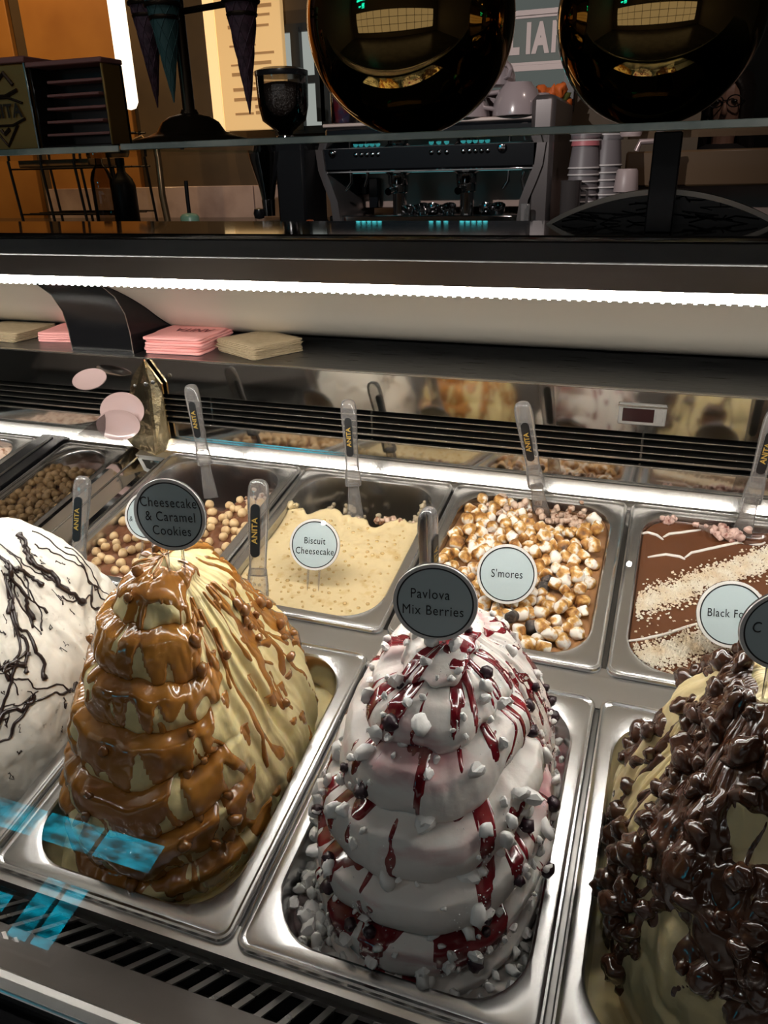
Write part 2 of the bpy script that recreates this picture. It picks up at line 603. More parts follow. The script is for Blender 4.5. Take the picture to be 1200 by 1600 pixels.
def hall_window(name, x0, x1, z0, z1, nx, nz, mat):
    fr = MB()
    fr.box(x0 - .05, x1 + .05, YF, YF + .05, z0 - .05, z0)
    fr.box(x0 - .05, x1 + .05, YF, YF + .05, z1, z1 + .05)
    fr.box(x0 - .05, x0, YF, YF + .05, z0, z1)
    fr.box(x1, x1 + .05, YF, YF + .05, z0, z1)
    o = struct(name, fr, 'frame_dark')
    for i in range(nx):
        for j in range(nz):
            a, b_ = x0 + (x1 - x0) * i / nx, x0 + (x1 - x0) * (i + 1) / nx
            c, d = z0 + (z1 - z0) * j / nz, z0 + (z1 - z0) * (j + 1) / nz
            MB().box(a + .02, b_ - .02, YF + .012, YF + .02, c + .02, d - .02).build('pane', mat, o)
    return o


hall_window('window_1', -3.35, -2.0, 1.78, 2.0, 3, 1, 'cyan_pane')
hall_window('window_2', -2.62, -2.28, 1.22, 1.62, 2, 1, 'cyan_pane')
hall_window('window_3', -3.05, -2.7, 1.32, 1.46, 2, 1, 'cyan_pane')
hall_window('window_4', -3.4, 4.0, -.55, .95, 11, 3, 'day_pane')

# panels and marble on the back wall
def wall_rect(name, x0, y0, x1, y1, mat, depth=.02, Y=YB, kind='structure'):
    a, b_ = on_y(x0, y1, Y - depth), on_y(x1, y0, Y - depth)
    o = MB().box(a[0], b_[0], Y - depth, Y, a[2], b_[2], .002).build(name, mat)
    if kind:
        o['kind'] = kind
    return o


a0, a1 = on_y(-500, 460, YB), on_y(-20, -260, YB)
b0, b1 = on_y(48, 460, YB), on_y(185, -260, YB)
a1[0], b0[0], b1[0] = on_y(24, 60, YB)[0], on_y(50, 60, YB)[0], on_y(196, 60, YB)[0]
o = MB().box(a0[0], a1[0], YB - .03, YB, a0[2], a1[2] + .3, .004).build('trim_1', 'amber'); o['kind'] = 'structure'
o = MB().box(b0[0] - .02, b1[0], YB - .03, YB, b0[2], b1[2] + .3, .004).build('trim_2', 'amber'); o['kind'] = 'structure'
# marble splashback slabs
mz0, mz1 = on_y(400, 420, YB)[2], on_y(400, 289, YB)[2]
for k in range(5):
    x0 = -2.55 + k * 1.2
    o = MB().box(x0 + .003, x0 + 1.197, YB - .045, YB - .001, mz0, mz1, .003).build('trim_%d' % (k + 3), 'marble')
    o['kind'] = 'structure'
# lit glazing in the wall behind the grinder, and behind the machine
M['dim_pane'] = emis('dim lit pane', (.56, .60, .55), .55)
M['dim_pane2'] = emis('dim grey pane', (.32, .36, .33), .26)


def wall_glazing(name, px, rows, cols, mat):
    a, b_ = on_y(px[0], px[3], YB - .03), on_y(px[2], px[1], YB - .03)
    fr = MB()
    for i in range(cols + 1):
        x = a[0] + (b_[0] - a[0]) * i / cols
        fr.box(x - .02, x + .02, YB - .05, YB - .001, a[2], b_[2])
    for j in range(rows + 1):
        z = a[2] + (b_[2] - a[2]) * j / rows
        fr.box(a[0], b_[0], YB - .045, YB - .002, z - .015, z + .015)
    o = struct(name, fr, 'frame_dark')
    for i in range(cols):
        for j in range(rows):
            x0, x1 = a[0] + (b_[0] - a[0]) * i / cols, a[0] + (b_[0] - a[0]) * (i + 1) / cols
            z0, z1 = a[2] + (b_[2] - a[2]) * j / rows, a[2] + (b_[2] - a[2]) * (j + 1) / rows
            MB().box(x0 + .02, x1 - .02, YB - .02, YB - .01, z0 + .015, z1 - .015).build('pane', mat, o)
    return o


wall_glazing('window_5', (432, 40, 505, 205), 2, 2, 'dim_pane')
wall_glazing('window_6', (505, -20, 900, 190), 2, 3, 'dim_pane2')

# ------------------------------------------------------------------ the gelato display case
CX0, CX1 = -1.35, 1.4
YBK = 0.37                             # plane of the case's back panel
SHELF_Z = on_y(600, 582, YBK)[2]
LED_Y = -0.04
LED_Z = on_y(600, 451, LED_Y)[2]
case = thing('gelato_display_case', 'long dark gelato display case with sloping deck of steel pans', 'display case', (0, 0, FLOOR_Z))


def part(mb, name, mat, parent=case, **kw):
    o = mb.build(name, mat, parent, **kw)
    if parent is case:
        o.location = (0, 0, -FLOOR_Z)
    return o


# deck bars under the pan rims (deck coordinates turned into world)
def deck_box(mb, u0, u1, v0, v1, w0, w1, bev=0.0):
    k = len(mb.v)
    mb.box(u0, u1, v0, v1, w0, w1, bev)
    for i in range(k, len(mb.v)):
        mb.v[i] = tuple(pan_to_world(*mb.v[i]))
    return mb


PW, PITCH, PD = 0.252, 0.257, 0.342
V_MID1, V_MID0, V_BACK, V_FRONT = 0.0, -0.0345, 0.344, -0.382
part(deck_box(MB(), -.335, CX1, V_MID0 - .012, V_MID1 + .012, -.012, -.0035), 'deck_crossbar', 'steel')
part(deck_box(MB(), -.335, CX1, V_FRONT - .006, V_FRONT + .02, -.02, -.0035), 'deck_front_bar', 'steel')
part(deck_box(MB(), -.335, CX1, V_BACK - .014, V_BACK + .004, -.012, -.0035), 'deck_back_bar', 'steel')
for k in range(-1, 5):
    part(deck_box(MB(), k * PITCH - .009, k * PITCH + .009, V_FRONT, V_BACK, -.016, -.006), 'deck_divider', 'dark_steel')
part(deck_box(MB(), 3 * PITCH + .003, CX1, V_FRONT, V_BACK, -.003, .001), 'deck_cover', 'steel')
# cove behind the pans
p0 = pan_to_world(0, V_BACK + .002, -.004)
cove = MB()
prof = [(p0[1], p0[2]), (p0[1] + .007, p0[2] + .003), (p0[1] + .0168, p0[2] + .0187), (p0[1] + .019, p0[2] + .021), (p0[1] + .03, p0[2] + .021), (p0[1] + .03, p0[2] - .02), (p0[1], p0[2] - .02)]
part(cove.prism(prof, CX0, CX1, 'x'), 'cove_strip', 'cove', angle=20)
CZ = p0[2] + .021
SL0, SL1 = on_y(600, 690, YBK)[2], on_y(600, 643, YBK)[2]
part(MB().box(CX0, CX1, YBK - .002, YBK + .012, CZ, SL0, .001), 'lower_mirror_panel', 'mirror')
part(MB().box(CX0, CX1, YBK - .004, YBK + .004, SL0 - .0015, SL0 + .0015, .0005), 'slot_trim', 'slat')
part(MB().box(CX0, CX1, YBK + .03, YBK + .05, CZ, SL1 + .01), 'slot_recess', 'black_matt')
nsl = 4
for k in range(nsl):
    z = SL0 + (SL1 - SL0) * (k + .9) / (nsl + .7)
    th = .0016 if k == 0 else .0009
    part(MB().box(CX0, CX1, YBK - .001, YBK + .022, z - th, z + th, .0004), 'slat', 'slat')
for x in (-.9, -.2, .1, .52, .95):
    part(MB().box(x - .0015, x + .0015, YBK + .022, YBK + .03, SL0, SL1), 'slot_brace', 'slat')
mp = part(MB().box(CX0, CX1, YBK - .003, YBK + .01, SL1, SHELF_Z - .002, .001), 'upper_mirror_panel', 'mirror')
part(MB().box(CX0, CX1, YBK - .005, YBK + .003, SHELF_Z - .0022, SHELF_Z + .0004, .0006), 'shelf_edge_trim', 'slat')
part(MB().box(CX0, CX1, YBK + .001, .70, SHELF_Z - .008, SHELF_Z, .001), 'service_shelf', 'shelf_steel')
# temperature display let into the mirror panel
d0, d1 = on_y(964, 664, YBK - .006), on_y(1044, 628, YBK - .006)
zc = (on_y(965, 645, YBK)[2] + on_y(1043, 648, YBK)[2]) / 2
hw, hh = (d1[0] - d0[0]) / 2, .0145
xc = (d0[0] + d1[0]) / 2
td = part(MB().box(xc - hw, xc + hw, YBK - .009, YBK - .002, zc - hh, zc + hh, .0015), 'temperature_display', 'grey_plastic')
td['label'] = 'grey rectangular temperature display'
MB().box(xc - hw + .006, xc + hw - .016, YBK - .0098, YBK - .008, zc - hh + .005, zc + hh - .005, .0005).build('screen', 'screen', td)
MB().box(xc + hw - .013, xc + hw - .004, YBK - .0098, YBK - .008, zc - hh + .006, zc + hh - .006, .0005).build('button', 'grey_plastic', td)
MB().box(xc - hw - .001, xc + hw + .001, YBK - .0104, YBK - .008, zc + hh - .003, zc + hh - .0005, .0004).build('bezel_bar', 'slat', td)
# hood, lamp, canopy
hp = [(LED_Y + .012, LED_Z + .006), (.06, LED_Z), (.15, LED_Z - .012), (.25, LED_Z - .033), (.35, .339), (.42, .303), (.47, .270), (.51, .248), (.56, .232), (.62, SHELF_Z + .001)]
from_h = [np.array(p) for p in hp]
fine = []
for i in range(len(hp) - 1):
    q0, q1, q2, q3 = from_h[max(i - 1, 0)], from_h[i], from_h[i + 1], from_h[min(i + 2, len(hp) - 1)]
    for t in np.linspace(0, 1, 5, endpoint=False):
        fine.append(tuple(.5 * (2 * q1 + (q2 - q0) * t + (2 * q0 - 5 * q1 + 4 * q2 - q3) * t * t + (3 * q1 - q0 - 3 * q2 + q3) * t ** 3)))
fine.append(hp[-1])
poly = fine + [(y_ + .004, min(z_ + .014, .43)) for y_, z_ in reversed(fine)]
part(MB().prism(poly, -.338, CX1, 'x'), 'hood_panel', 'hood', angle=25)
part(MB().prism(poly, CX0, -.472, 'x'), 'hood_panel', 'hood', angle=25)
part(MB().box(CX0, CX1, LED_Y - .001, LED_Y + .006, LED_Z - .0045, LED_Z + .0045, .001), 'led_strip', 'led')
dots = MB()
for x in np.arange(CX0 + .01, CX1, .0085):
    dots.box(x - .0013, x + .0013, LED_Y - .0012, LED_Y, LED_Z - .0055, LED_Z - .0035)
o = part(dots, 'led_diodes', 'led_dot')
o['kind'] = 'stuff'
FA1 = on_y(600, 404, LED_Y - .012)[2]
CT1 = on_y(600, 366, LED_Y - .02)[2]
part(MB().prism([(LED_Y - .004, LED_Z + .004), (LED_Y - .014, FA1), (LED_Y + .03, FA1), (LED_Y + .03, LED_Z + .004)], CX0, CX1, 'x'), 'brown_fascia', 'brown_fascia')
part(MB().box(CX0, CX1, LED_Y - .022, LED_Y + .03, FA1 - .001, CT1 - .004, .002), 'black_fascia', 'black')
CANOPY_Y1 = on_z(600, 345, CT1)[1]
part(MB().box(CX0, CX1, LED_Y - .024, CANOPY_Y1, CT1 - .005, CT1, .0015), 'canopy_top', 'canopy_gloss')
# black divider between this case and its neighbour
dv = [(.383, SHELF_Z), (.382, .26), (.376, .293), (.357, .324), (.325, .348), (.25, .374), (.12, .392), (.06, .402), (.06, .436), (.13, .436), (.27, .40), (.42, .335), (.56, .262), (.66, SHELF_Z)]
o = part(MB().prism(dv, -.47, -.34, 'x'), 'black_divider', 'black_gloss', angle=30)
rim = [(-.3395, p[0] - .0006, p[1]) for p in dv[:7]]
part(MB().tube(rim, .0009, 6), 'divider_edge', 'slat')
rim = [(-.4705, p[0] - .0006, p[1]) for p in dv[:7]]
part(MB().tube(rim, .0009, 6), 'divider_edge', 'slat')
# smoked pane and polished filler on the left of the hazelnut pan
pane = MB().add([tuple(pan_to_world(-.36, v_, w_)) for v_, w_ in ((V_FRONT, -.01), (V_BACK + .008, -.01), (V_BACK + .008, .075), (V_FRONT, .075))], [(0, 1, 2, 3)])
part(pane, 'side_pane', 'smoked_glass', smooth=False)
fil = MB()
fp = [(-.338, .004), (-.330, .001), (-.300, -.022), (-.290, -.024), (-.268, -.012), (-.262, -.004), (-.262, -.03), (-.338, -.03)]
fil.loft([[tuple(pan_to_world(p[0], v, p[1])) for p in fp] for v in (V_FRONT, V_BACK)])
part(fil, 'side_gutter', 'mirror', angle=20)
for u, w in ((-.318, -.006), (-.282, -.018)):
    part(MB().tube([pan_to_world(u, V_FRONT, w), pan_to_world(u, V_BACK, w)], .0012, 6), 'gutter_rib', 'slat')
strip = MB()
deck_box(strip, -.545, -.488, V_FRONT, V_BACK + .01, -.03, .004, .001)
part(strip, 'black_joint_strip', 'black_gloss')
part(MB().tube([pan_to_world(-.515, V_FRONT, .005), pan_to_world(-.515, V_BACK, .005)], .002, 6), 'joint_bead', 'dark_steel')
# folded polished bracket at the rear end of the pane
yb = YBK - .012
top = on_y(224, 562, yb)
L1, C1, R1 = on_y(190, 690, yb), on_y(243, 712, yb - .03), on_y(268, 700, yb)
L0, R0 = on_y(206, 590, yb), on_y(252, 600, yb)
C0 = on_y(227, 575, yb - .006)
br = MB()
front = [top, R0, R1, C1, C0]
back = [p + np.array([0, .004, 0]) for p in front]
br.loft([front, back])
left = [top, C0, C1, L1, L0]
back = [p + np.array([0, .004, 0]) for p in left]
br.loft([left, back])
bk = part(br, 'folded_bracket', 'gold_tinted_steel', smooth=False)
for (px, py, r) in ((229, 600, .004), (240, 597, .0035), (212, 602, .003)):
    c = on_y(px, py, yb - .014)
    ring = MB().lathe([(r * .55, 0), (r, .0005), (r, .003), (r * .5, .004)], 14, Matrix.Translation(Vector(c)) @ Matrix.Rotation(math.radians(90), 4, 'X'))
    ring.build('bolt', 'dark_steel', bk)
# front air vent: a sheet that rises towards the glass, with slots between bars
VA, VB_ = np.array([-.385, -.0855]), np.array([-.437, -.0425])
dvec = VB_ - VA
nv = np.array([dvec[1], -dvec[0]]); nv = nv / np.linalg.norm(nv)
nv = nv if nv[1] > 0 else -nv


def vent_pt(x, k, t=0.0):
    p = VA + dvec * k + nv * t
    return (x, p[0], p[1])


def vent_box(x0, x1, k0, k1, t0, t1, skew=0.0):
    mb = MB()
    vv = [vent_pt(x, k, t) for x in (x0, x1) for k in (k0, k1) for t in (t0, t1)]
    mb.add(vv, [(0, 1, 3, 2), (4, 6, 7, 5), (0, 4, 5, 1), (2, 3, 7, 6), (0, 2, 6, 4), (1, 5, 7, 3)])
    return mb


M['vent_steel'] = pbr('vent steel', (.34, .33, .32), .3, 1, rough_vary=(40, .22, .42))
M['front_sheet'] = pbr('brown grey front sheet', (.11, .098, .09), .34, .5, rough_vary=(12, .28, .46))
part(vent_box(CX0, CX1, -.25, .02, -.0015, .0015), 'vent_upper_lip', 'vent_steel')
part(vent_box(CX0, CX1, .93, 1.96, -.0015, .0015), 'front_sheet', 'front_sheet')
x = -.42
while x < .80:
    part(vent_box(x, x + .0058, .0, .95, -.0008, .0009), 'vent_bar', 'vent_steel')
    x += .0188
part(MB().add([vent_pt(xx, k, -.03) for xx in (CX0, CX1) for k in (-.3, 1.2)] + [vent_pt(xx, k, -.034) for xx in (CX0, CX1) for k in (-.3, 1.2)],
              [(0, 1, 3, 2), (4, 6, 7, 5), (0, 2, 6, 4), (1, 5, 7, 3), (0, 4, 5, 1), (2, 3, 7, 6)]), 'vent_duct', 'black_matt')
# polished brace standing on the front sheet
br = MB()
pts = [on_y(4, 1462, -.448), on_y(30, 1535, -.476)]
br.tube([pts[0], pts[1]], .004, 8)
br.tube([pts[0] + np.array([.012, 0, 0]), pts[1] + np.array([.012, 0, 0])], .003, 8)
part(br, 'front_brace', 'steel')
# glass foot rail, front panel, front glass
ge = vent_pt(0, 1.98)
GY, GZ = ge[1], ge[2]
part(MB().box(CX0, CX1, GY - .012, GY + .003, GZ - .012, GZ + .0015, .002), 'glass_rail', 'steel')
part(MB().box(CX0, CX1, GY - .05, GY - .008, FLOOR_Z, GZ - .006, .004), 'front_panel', 'black_gloss')
LEAN = math.radians(40)
gt = np.array([math.sin(LEAN), math.cos(LEAN)])
L = (CT1 - .002 - GZ) / gt[1]
part(MB().add([(CX0, GY - .004, GZ + .001), (CX1, GY - .004, GZ + .001), (CX1, GY - .004 + gt[0] * L, GZ + gt[1] * L), (CX0, GY - .004 + gt[0] * L, GZ + gt[1] * L)],
              [(0, 1, 2, 3)]), 'front_glass', 'front_glass', smooth=False)
# body under the deck
part(MB().box(CX0, CX1, -.37, .70, FLOOR_Z, -.28), 'case_body', 'black')
part(MB().box(CX0, CX1, .60, .70, -.3, SHELF_Z - .009), 'case_back', 'black')
part(MB().box(CX0, CX1, YBK + .05, .62, -.3, SHELF_Z - .02), 'air_channel', 'black_matt')

# ------------------------------------------------------------------ glass shelf on its posts over the canopy
SH_Y0 = -0.06
sz1, sz0 = on_y(600, 208, SH_Y0)[2], on_y(600, 220, SH_Y0)[2]
shelf = thing('glass_shelf', 'long clear glass shelf on black posts above the case', 'shelf', (0, 0, CT1))
xs = on_y(186, 230, SH_Y0)[0]
for (x0, x1, dz) in ((CX0, xs - .001, -.0012), (xs + .001, CX1, 0)):
    o = MB().box(x0, x1, SH_Y0 + .0025, .22, sz0 + .0005 + dz, sz1 - .0005 + dz).build('glass_pane', 'shelf_glass', shelf, smooth=False, loc=(0, 0, -CT1))
    e = MB().box(x0, x1, SH_Y0, SH_Y0 + .0025, sz0 + dz, sz1 + dz, .0006).build('front_edge', 'glass_edge', o)
pa, pb = on_y(1031, 184, -.02), on_y(1055, 204, -.02)
for xc in ((pa[0] + pb[0]) / 2 + .002, -1.0):
    MB().box(xc - .0105, xc + .0105, -.035, -.005, CT1, sz0, .001).build('post', 'black', shelf, loc=(0, 0, -CT1))
SHELF_TOP = sz1

# ------------------------------------------------------------------ steel pans
def make_pan_mesh(hx, hy, depth=.118):
    spec = [(0, .013, -.0045), (0, .013, -.0008), (.0012, .012, .0012), (.003, .011, .0016), (.0045, .010, .0002), (.006, .010, -.0004),
            (.0075, .011, .0002), (.012, .03, .0006), (.0165, .048, .0004), (.0185, .05, -.0012), (.0195, .05, -.005), (.022, .05, -.03),
            (.028, .047, -depth + .016), (.033, .043, -depth + .004), (.042, .036, -depth)]
    rings = [rrect(hx - d, hy - d, r, 8, z) for d, r, z in spec]
    outer = [(.0335, .043, -depth + .002), (.029, .047, -depth + .012), (.0235, .05, -.03), (.021, .05, -.0055), (.002, .012, -.0055)]
    mb = MB()
    mb.loft(rings, cap0=False, cap1=True)
    return mb


PAN_HX = PITCH / 2 - .0022
HY_B, HY_F = (V_BACK - V_MID1) / 2 - .001, (V_MID0 - V_FRONT) / 2 - .001
VC_B, VC_F = (V_BACK + V_MID1) / 2, (V_MID0 + V_FRONT) / 2
pan_back_me = make_pan_mesh(PAN_HX, HY_B)
pan_front_me = make_pan_mesh(PAN_HX, HY_F)
UB = [-PITCH / 2, PITCH / 2, PITCH * 1.5, PITCH * 2.5]
pan_labels_b = ['steel pan of hazelnut chocolate gelato in the back row', 'half-empty steel pan of smooth beige biscuit gelato',
                'steel pan of toffee gelato under toasted marshmallows', 'steel pan of dark glazed gelato with pale crumb bands']
pan_labels_f = ['steel pan under the white mound with dark drizzle', 'steel pan under the caramel-covered mound',
                'steel pan under the berry-streaked white mound', 'steel pan under the chocolate-covered mound at right']


def pan_obj(mb, u, v, label, hx, hy):
    o = mb.build('gelato_pan', 'steel_pan', angle=28)
    o.location = tuple(pan_to_world(u, v, 0.0005))
    o.rotation_euler = (TILT, 0, 0)
    md = o.modifiers.new('wall', 'SOLIDIFY')
    md.thickness = .0008
    md.offset = -1
    return tag(o, label, 'gelato pan', 'steel gelato pans')


for k in range(4):
    pan_obj(pan_back_me, UB[k], VC_B, pan_labels_b[k], PAN_HX, HY_B)
    pan_obj(pan_front_me, UB[k], VC_F, pan_labels_f[k], PAN_HX, HY_F)


# ------------------------------------------------------------------ flat fills of the back row
def perim(hx, hy, r, n):
    base = np.array(rrect(hx, hy, r, 12))[:, :2]
    cl = np.vstack([base, base[:1]])
    seg = np.linalg.norm(np.diff(cl, axis=0), axis=1)
    s = np.concatenate([[0], np.cumsum(seg)])
    t = np.linspace(0, s[-1], n, endpoint=False)
    return np.stack([np.interp(t, s, cl[:, 0]), np.interp(t, s, cl[:, 1])], 1)


def fill(name, label, u, v, hx, hy, hfun, mat, group='gelato in the back row', n=220, m=70):
    pr = perim(hx - .0205, hy - .0205, .049, n)
    sc = np.concatenate([[1.0], np.linspace(1, .02, m)])
    V = []
    for k, s in enumerate(sc):
        xy = pr * s
        z = hfun(xy[:, 0], xy[:, 1])
        if k == 0:
            z = z * 0 - .1
            xy = pr * .99
        V.append(np.column_stack([xy, z]))
    V = np.array(V)
    idx = np.arange(V.shape[0] * n).reshape(V.shape[0], n)
    a, b_ = idx[:-1], idx[1:]
    F = np.stack([a, np.roll(a, -1, 1), np.roll(b_, -1, 1), b_], -1).reshape(-1, 4)
    me = mesh_from(name, V.reshape(-1, 3), F, mat, True, 180)
    o = ob(name, me, None, pan_to_world(u, v, 0), (TILT, 0, 0))
    return tag(o, label, 'gelato', group)


def h_haz(x, y):
    z = -.016 + .0035 * fbm(x * 22, y * 22, 0, 3) + .0015 * fbm(x * 90, y * 90, 0, 5)
    cut = sstep(.055, .085, y + .012 * fbm(x * 30, y * 8, 0, 9) - .35 * np.clip(x - .02, 0, 1))
    return z - cut * (.085 + .012 * fbm(x * 25, y * 25, 2, 4))


def h_bis(x, y):
    z = -.011 + .0022 * fbm(x * 16, y * 16, 0, 13) + .0007 * fbm(x * 70, y * 70, 0, 15)
    edge = .062 + .014 * fbm(x * 28, 1.0, 0, 19) + .25 * np.clip(-.07 - x, 0, 1)
    cut = sstep(0, .012, y - edge)
    return z + .004 * sstep(-.014, -.002, y - edge) * (1 - cut) - cut * .125


def h_smo(x, y):
    z = -.010 + .003 * fbm(x * 20, y * 20, 0, 23) + .001 * fbm(x * 90, y * 90, 0, 25)
    d = np.hypot((x - .035) / .03, (y - .125) / .022)
    return z - .03 * (1 - sstep(.5, 1.2, d))


def h_bla(x, y):
    z = -.008 + .0018 * fbm(x * 12, y * 12, 0, 33)
    d = np.hypot((x - .03) / .03, (y - .135) / .016)
    return z - .012 * (1 - sstep(.5, 1.3, d))


g_haz = fill('hazelnut_gelato', 'milk chocolate gelato dug out at the rear under hazelnuts', UB[0], VC_B, PAN_HX, HY_B, h_haz, 'milk_choc')
g_bis = fill('biscuit_gelato', 'smooth beige biscuit gelato filling the front of its pan', UB[1], VC_B, PAN_HX, HY_B, h_bis, 'biscuit')
g_smo = fill('toffee_gelato', 'toffee-coloured gelato showing between the marshmallows', UB[2], VC_B, PAN_HX, HY_B, h_smo, 'smore_base')
g_bla = fill('glazed_gelato', 'shiny dark chocolate glazed gelato with white streaks', UB[3], VC_B, PAN_HX, HY_B, h_bla, 'choc_glaze')


def scatter(n, x0, x1, y0, y1, dmin, ok=None, tries=60):
    pts = []
    for _ in range(n * tries):
        p = (rng.uniform(x0, x1), rng.uniform(y0, y1))
        if ok is not None and not ok(*p):
            continue
        if all((p[0] - q[0]) ** 2 + (p[1] - q[1]) ** 2 > dmin ** 2 for q in pts):
            pts.append(p)
            if len(pts) >= n:
                break
    return pts


def inside(x, y, hx, hy, r):
    qx, qy = max(abs(x) - (hx - r), 0), max(abs(y) - (hy - r), 0)
    return abs(x) < hx and abs(y) < hy and math.hypot(qx, qy) < r


def place(name, me, pos_uvw, label, cat, group, rot=None, scale=1.0):
    o = ob(name, me, None, pan_to_world(*pos_uvw), rot if rot is not None else tuple(rng.uniform(0, 6.28, 3)))
    o.scale = (scale,) * 3 if np.isscalar(scale) else scale
    return tag(o, label, cat, group)


# hazelnuts
def nut_mesh(seed):
    bm = bmesh.new()
    bmesh.ops.create_icosphere(bm, subdivisions=3, radius=1)
    co = np.array([v.co[:] for v in bm.verts])
    fs = np.array([[v.index for v in f.verts] for f in bm.faces])
    bm.free()
    z = co[:, 2]
    rad = 1 + .07 * fbm(co[:, 0] * 1.5 + seed, co[:, 1] * 1.5, z * 1.5, seed, 2)
    rad *= 1 + .16 * np.clip(z, 0, 1) ** 4          # little point
    co = co * rad[:, None] * .0066
    co[:, 2] *= 1.02
    return mesh_from('hazelnut', co, fs, 'hazelnut', True, 180)


nuts = [nut_mesh(s) for s in (1, 2, 3, 4)]


def ok_haz(x, y):
    if not inside(x, y, PAN_HX - .024, HY_B - .024, .046):
        return False
    if float(h_haz(np.array([x]), np.array([y]))[0]) < -.024:
        return False
    return True


for i, (x, y) in enumerate(scatter(122, -.105, .105, -.15, .10, .0122, ok_haz)):
    z = float(h_haz(np.array([x]), np.array([y]))[0])
    place('hazelnut', nuts[i % 4], (UB[0] + x, VC_B + y, z + .0042), 'round blanched hazelnut lying on the milk chocolate gelato', 'hazelnut',
          'hazelnuts on the chocolate gelato', scale=rng.uniform(.9, 1.12))

# biscuit crumbs set in the beige gelato
bits = MB()
for (x, y) in scatter(150, -.1, .1, -.148, .05, .009, lambda x, y: inside(x, y, PAN_HX - .03, HY_B - .03, .04) and (y < -.06 or rng.random() < .35)):
    z = float(h_bis(np.array([x]), np.array([y]))[0])
    r = rng.uniform(.0012, .0032)
    bm = bmesh.new()
    bmesh.ops.create_icosphere(bm, subdivisions=1, radius=r)
    bits.add([(v.co.x * rng.uniform(.8, 1.4) + x, v.co.y + y, v.co.z * .6 + z + .0004) for v in bm.verts], [[v.index for v in f.verts] for f in bm.faces])
    bm.free()
o = bits.build('biscuit_crumbs', 'biscuit_bit', g_bis, angle=180)
o['kind'] = 'stuff'

# smears left on the empty pan walls
def smear(parent, u, v, w, su, sv, sw, seed, mat, n=26, name='smear'):
    mb = MB()
    for k in range(n):
        r = rng.uniform(.002, .006)
        bm = bmesh.new()
        bmesh.ops.create_icosphere(bm, subdivisions=2, radius=r)
        c = np.array([rng.normal(0, su), rng.normal(0, sv), rng.normal(0, sw)])
        sd = int(rng.integers(1000))
        co = np.array([q.co[:] for q in bm.verts])
        co *= (1 + .4 * fbm(co[:, 0] * 300 + sd, co[:, 1] * 300, co[:, 2] * 300, sd, 2))[:, None]
        mb.add(co + c + np.array([u, v, w]), [[q.index for q in f.verts] for f in bm.faces])
        bm.free()
    return mb.build(name, mat, parent, angle=180)


smear(g_haz, .075, .13, -.05, .01, .006, .012, 1, 'nougat', 22, 'rear_remnant')
smear(g_haz, .068, .088, -.02, .007, .005, .004, 2, 'nougat', 16, 'loose_lump')
smear(g_bis, -.045, .128, -.05, .014, .003, .016, 3, 'smear', 26, 'rear_remnant')
smear(g_bis, .085, .115, -.045, .006, .012, .014, 4, 'smear', 30, 'side_remnant')
smear(g_bis, .05, .075, -.017, .022, .004, .003, 5, 'nougat', 34, 'ragged_edge')
smear(g_bis, -.098, .064, -.007, .006, .006, .004, 6, 'biscuit', 12, 'raised_corner')

# toasted marshmallows
def marsh_mesh(seed):
    n = 18
    prof = [(.0, -.0085), (.0055, -.0085), (.0075, -.0078), (.0085, -.006), (.0088, 0), (.0085, .006), (.0075, .0078), (.0055, .0085), (.0, .0085)]
    rings = []
    for r, z in prof:
        ring = []
        for k in range(n):
            a = 2 * math.pi * k / n
            rr = max(r, .0002) * (1 + .10 * math.sin(a * 2 + seed) + .05 * math.sin(a * 3 + seed * 2 + z * 300))
            ring.append((rr * math.cos(a) + .0008 * math.sin(z * 200 + seed), rr * math.sin(a), z * (1 + .12 * math.sin(a + seed))))
        rings.append(ring)
    return MB().loft(rings)


marsh = []
for s in range(5):
    t = marsh_mesh(s * 1.7).build('marshmallow', 'marsh', angle=60)
    marsh.append(t.data)
    bpy.data.objects.remove(t)
tb = marsh_mesh(9.1).build('marshmallow', 'marsh_burnt', angle=60)
burnt = tb.data
bpy.data.objects.remove(tb)


def ok_mar(x, y):
    if not inside(x, y, PAN_HX - .031, HY_B - .029, .042):
        return False
    if math.hypot((x - .03) / .048, (y - .122) / .032) < 1:
        return False
    if x > -.03 and y < -.02 and rng.random() < .28:
        return False
    if x < -.07 and y > -.02 and rng.random() < .35:
        return False
    return True


burnt_xy = [on_deck(808, 972)[:2], on_deck(830, 975)[:2], on_deck(826, 985)[:2], on_deck(852, 908)[:2], on_deck(925, 936)[:2]]
mpts = scatter(205, -.1, .1, -.146, .145, .0125, ok_mar)
for i, (x, y) in enumerate(mpts):
    z = float(h_smo(np.array([x]), np.array([y]))[0])
    isb = any((UB[2] + x - q[0]) ** 2 + (VC_B + y - q[1]) ** 2 < .009 ** 2 for q in burnt_xy)
    lift = .0055 + (.009 if rng.random() < .16 else 0)
    place('marshmallow', burnt if isb else marsh[i % 5], (UB[2] + x, VC_B + y, z + lift),
          'charred black marshmallow among the toasted ones' if isb else 'small toasted white and golden marshmallow on the toffee gelato', 'marshmallow',
          'burnt marshmallows' if isb else 'toasted marshmallows on the toffee gelato', scale=rng.uniform(.78, 1.02))
smear(g_smo, .045, .118, -.004, .018, .010, .004, 8, 'nougat', 60, 'scooped_lumps')
smear(g_smo, -.03, .125, -.003, .014, .012, .004, 9, 'nougat', 46, 'scooped_lumps')

# white streaks, crumb bands and cherry scoop on the glazed pan
def surf_tube(mb, pts, r, hf, u0, v0):
    P3 = []
    for (x, y) in pts:
        z = float(hf(np.array([x]), np.array([y]))[0])
        P3.append((x, y, z + .0004))
    rr = [r * (.35 + .65 * math.sin(math.pi * min(max((i + .4) / len(pts), 0), 1)) ** .5) for i in range(len(pts))]
    mb.tube(P3, rr, 6)


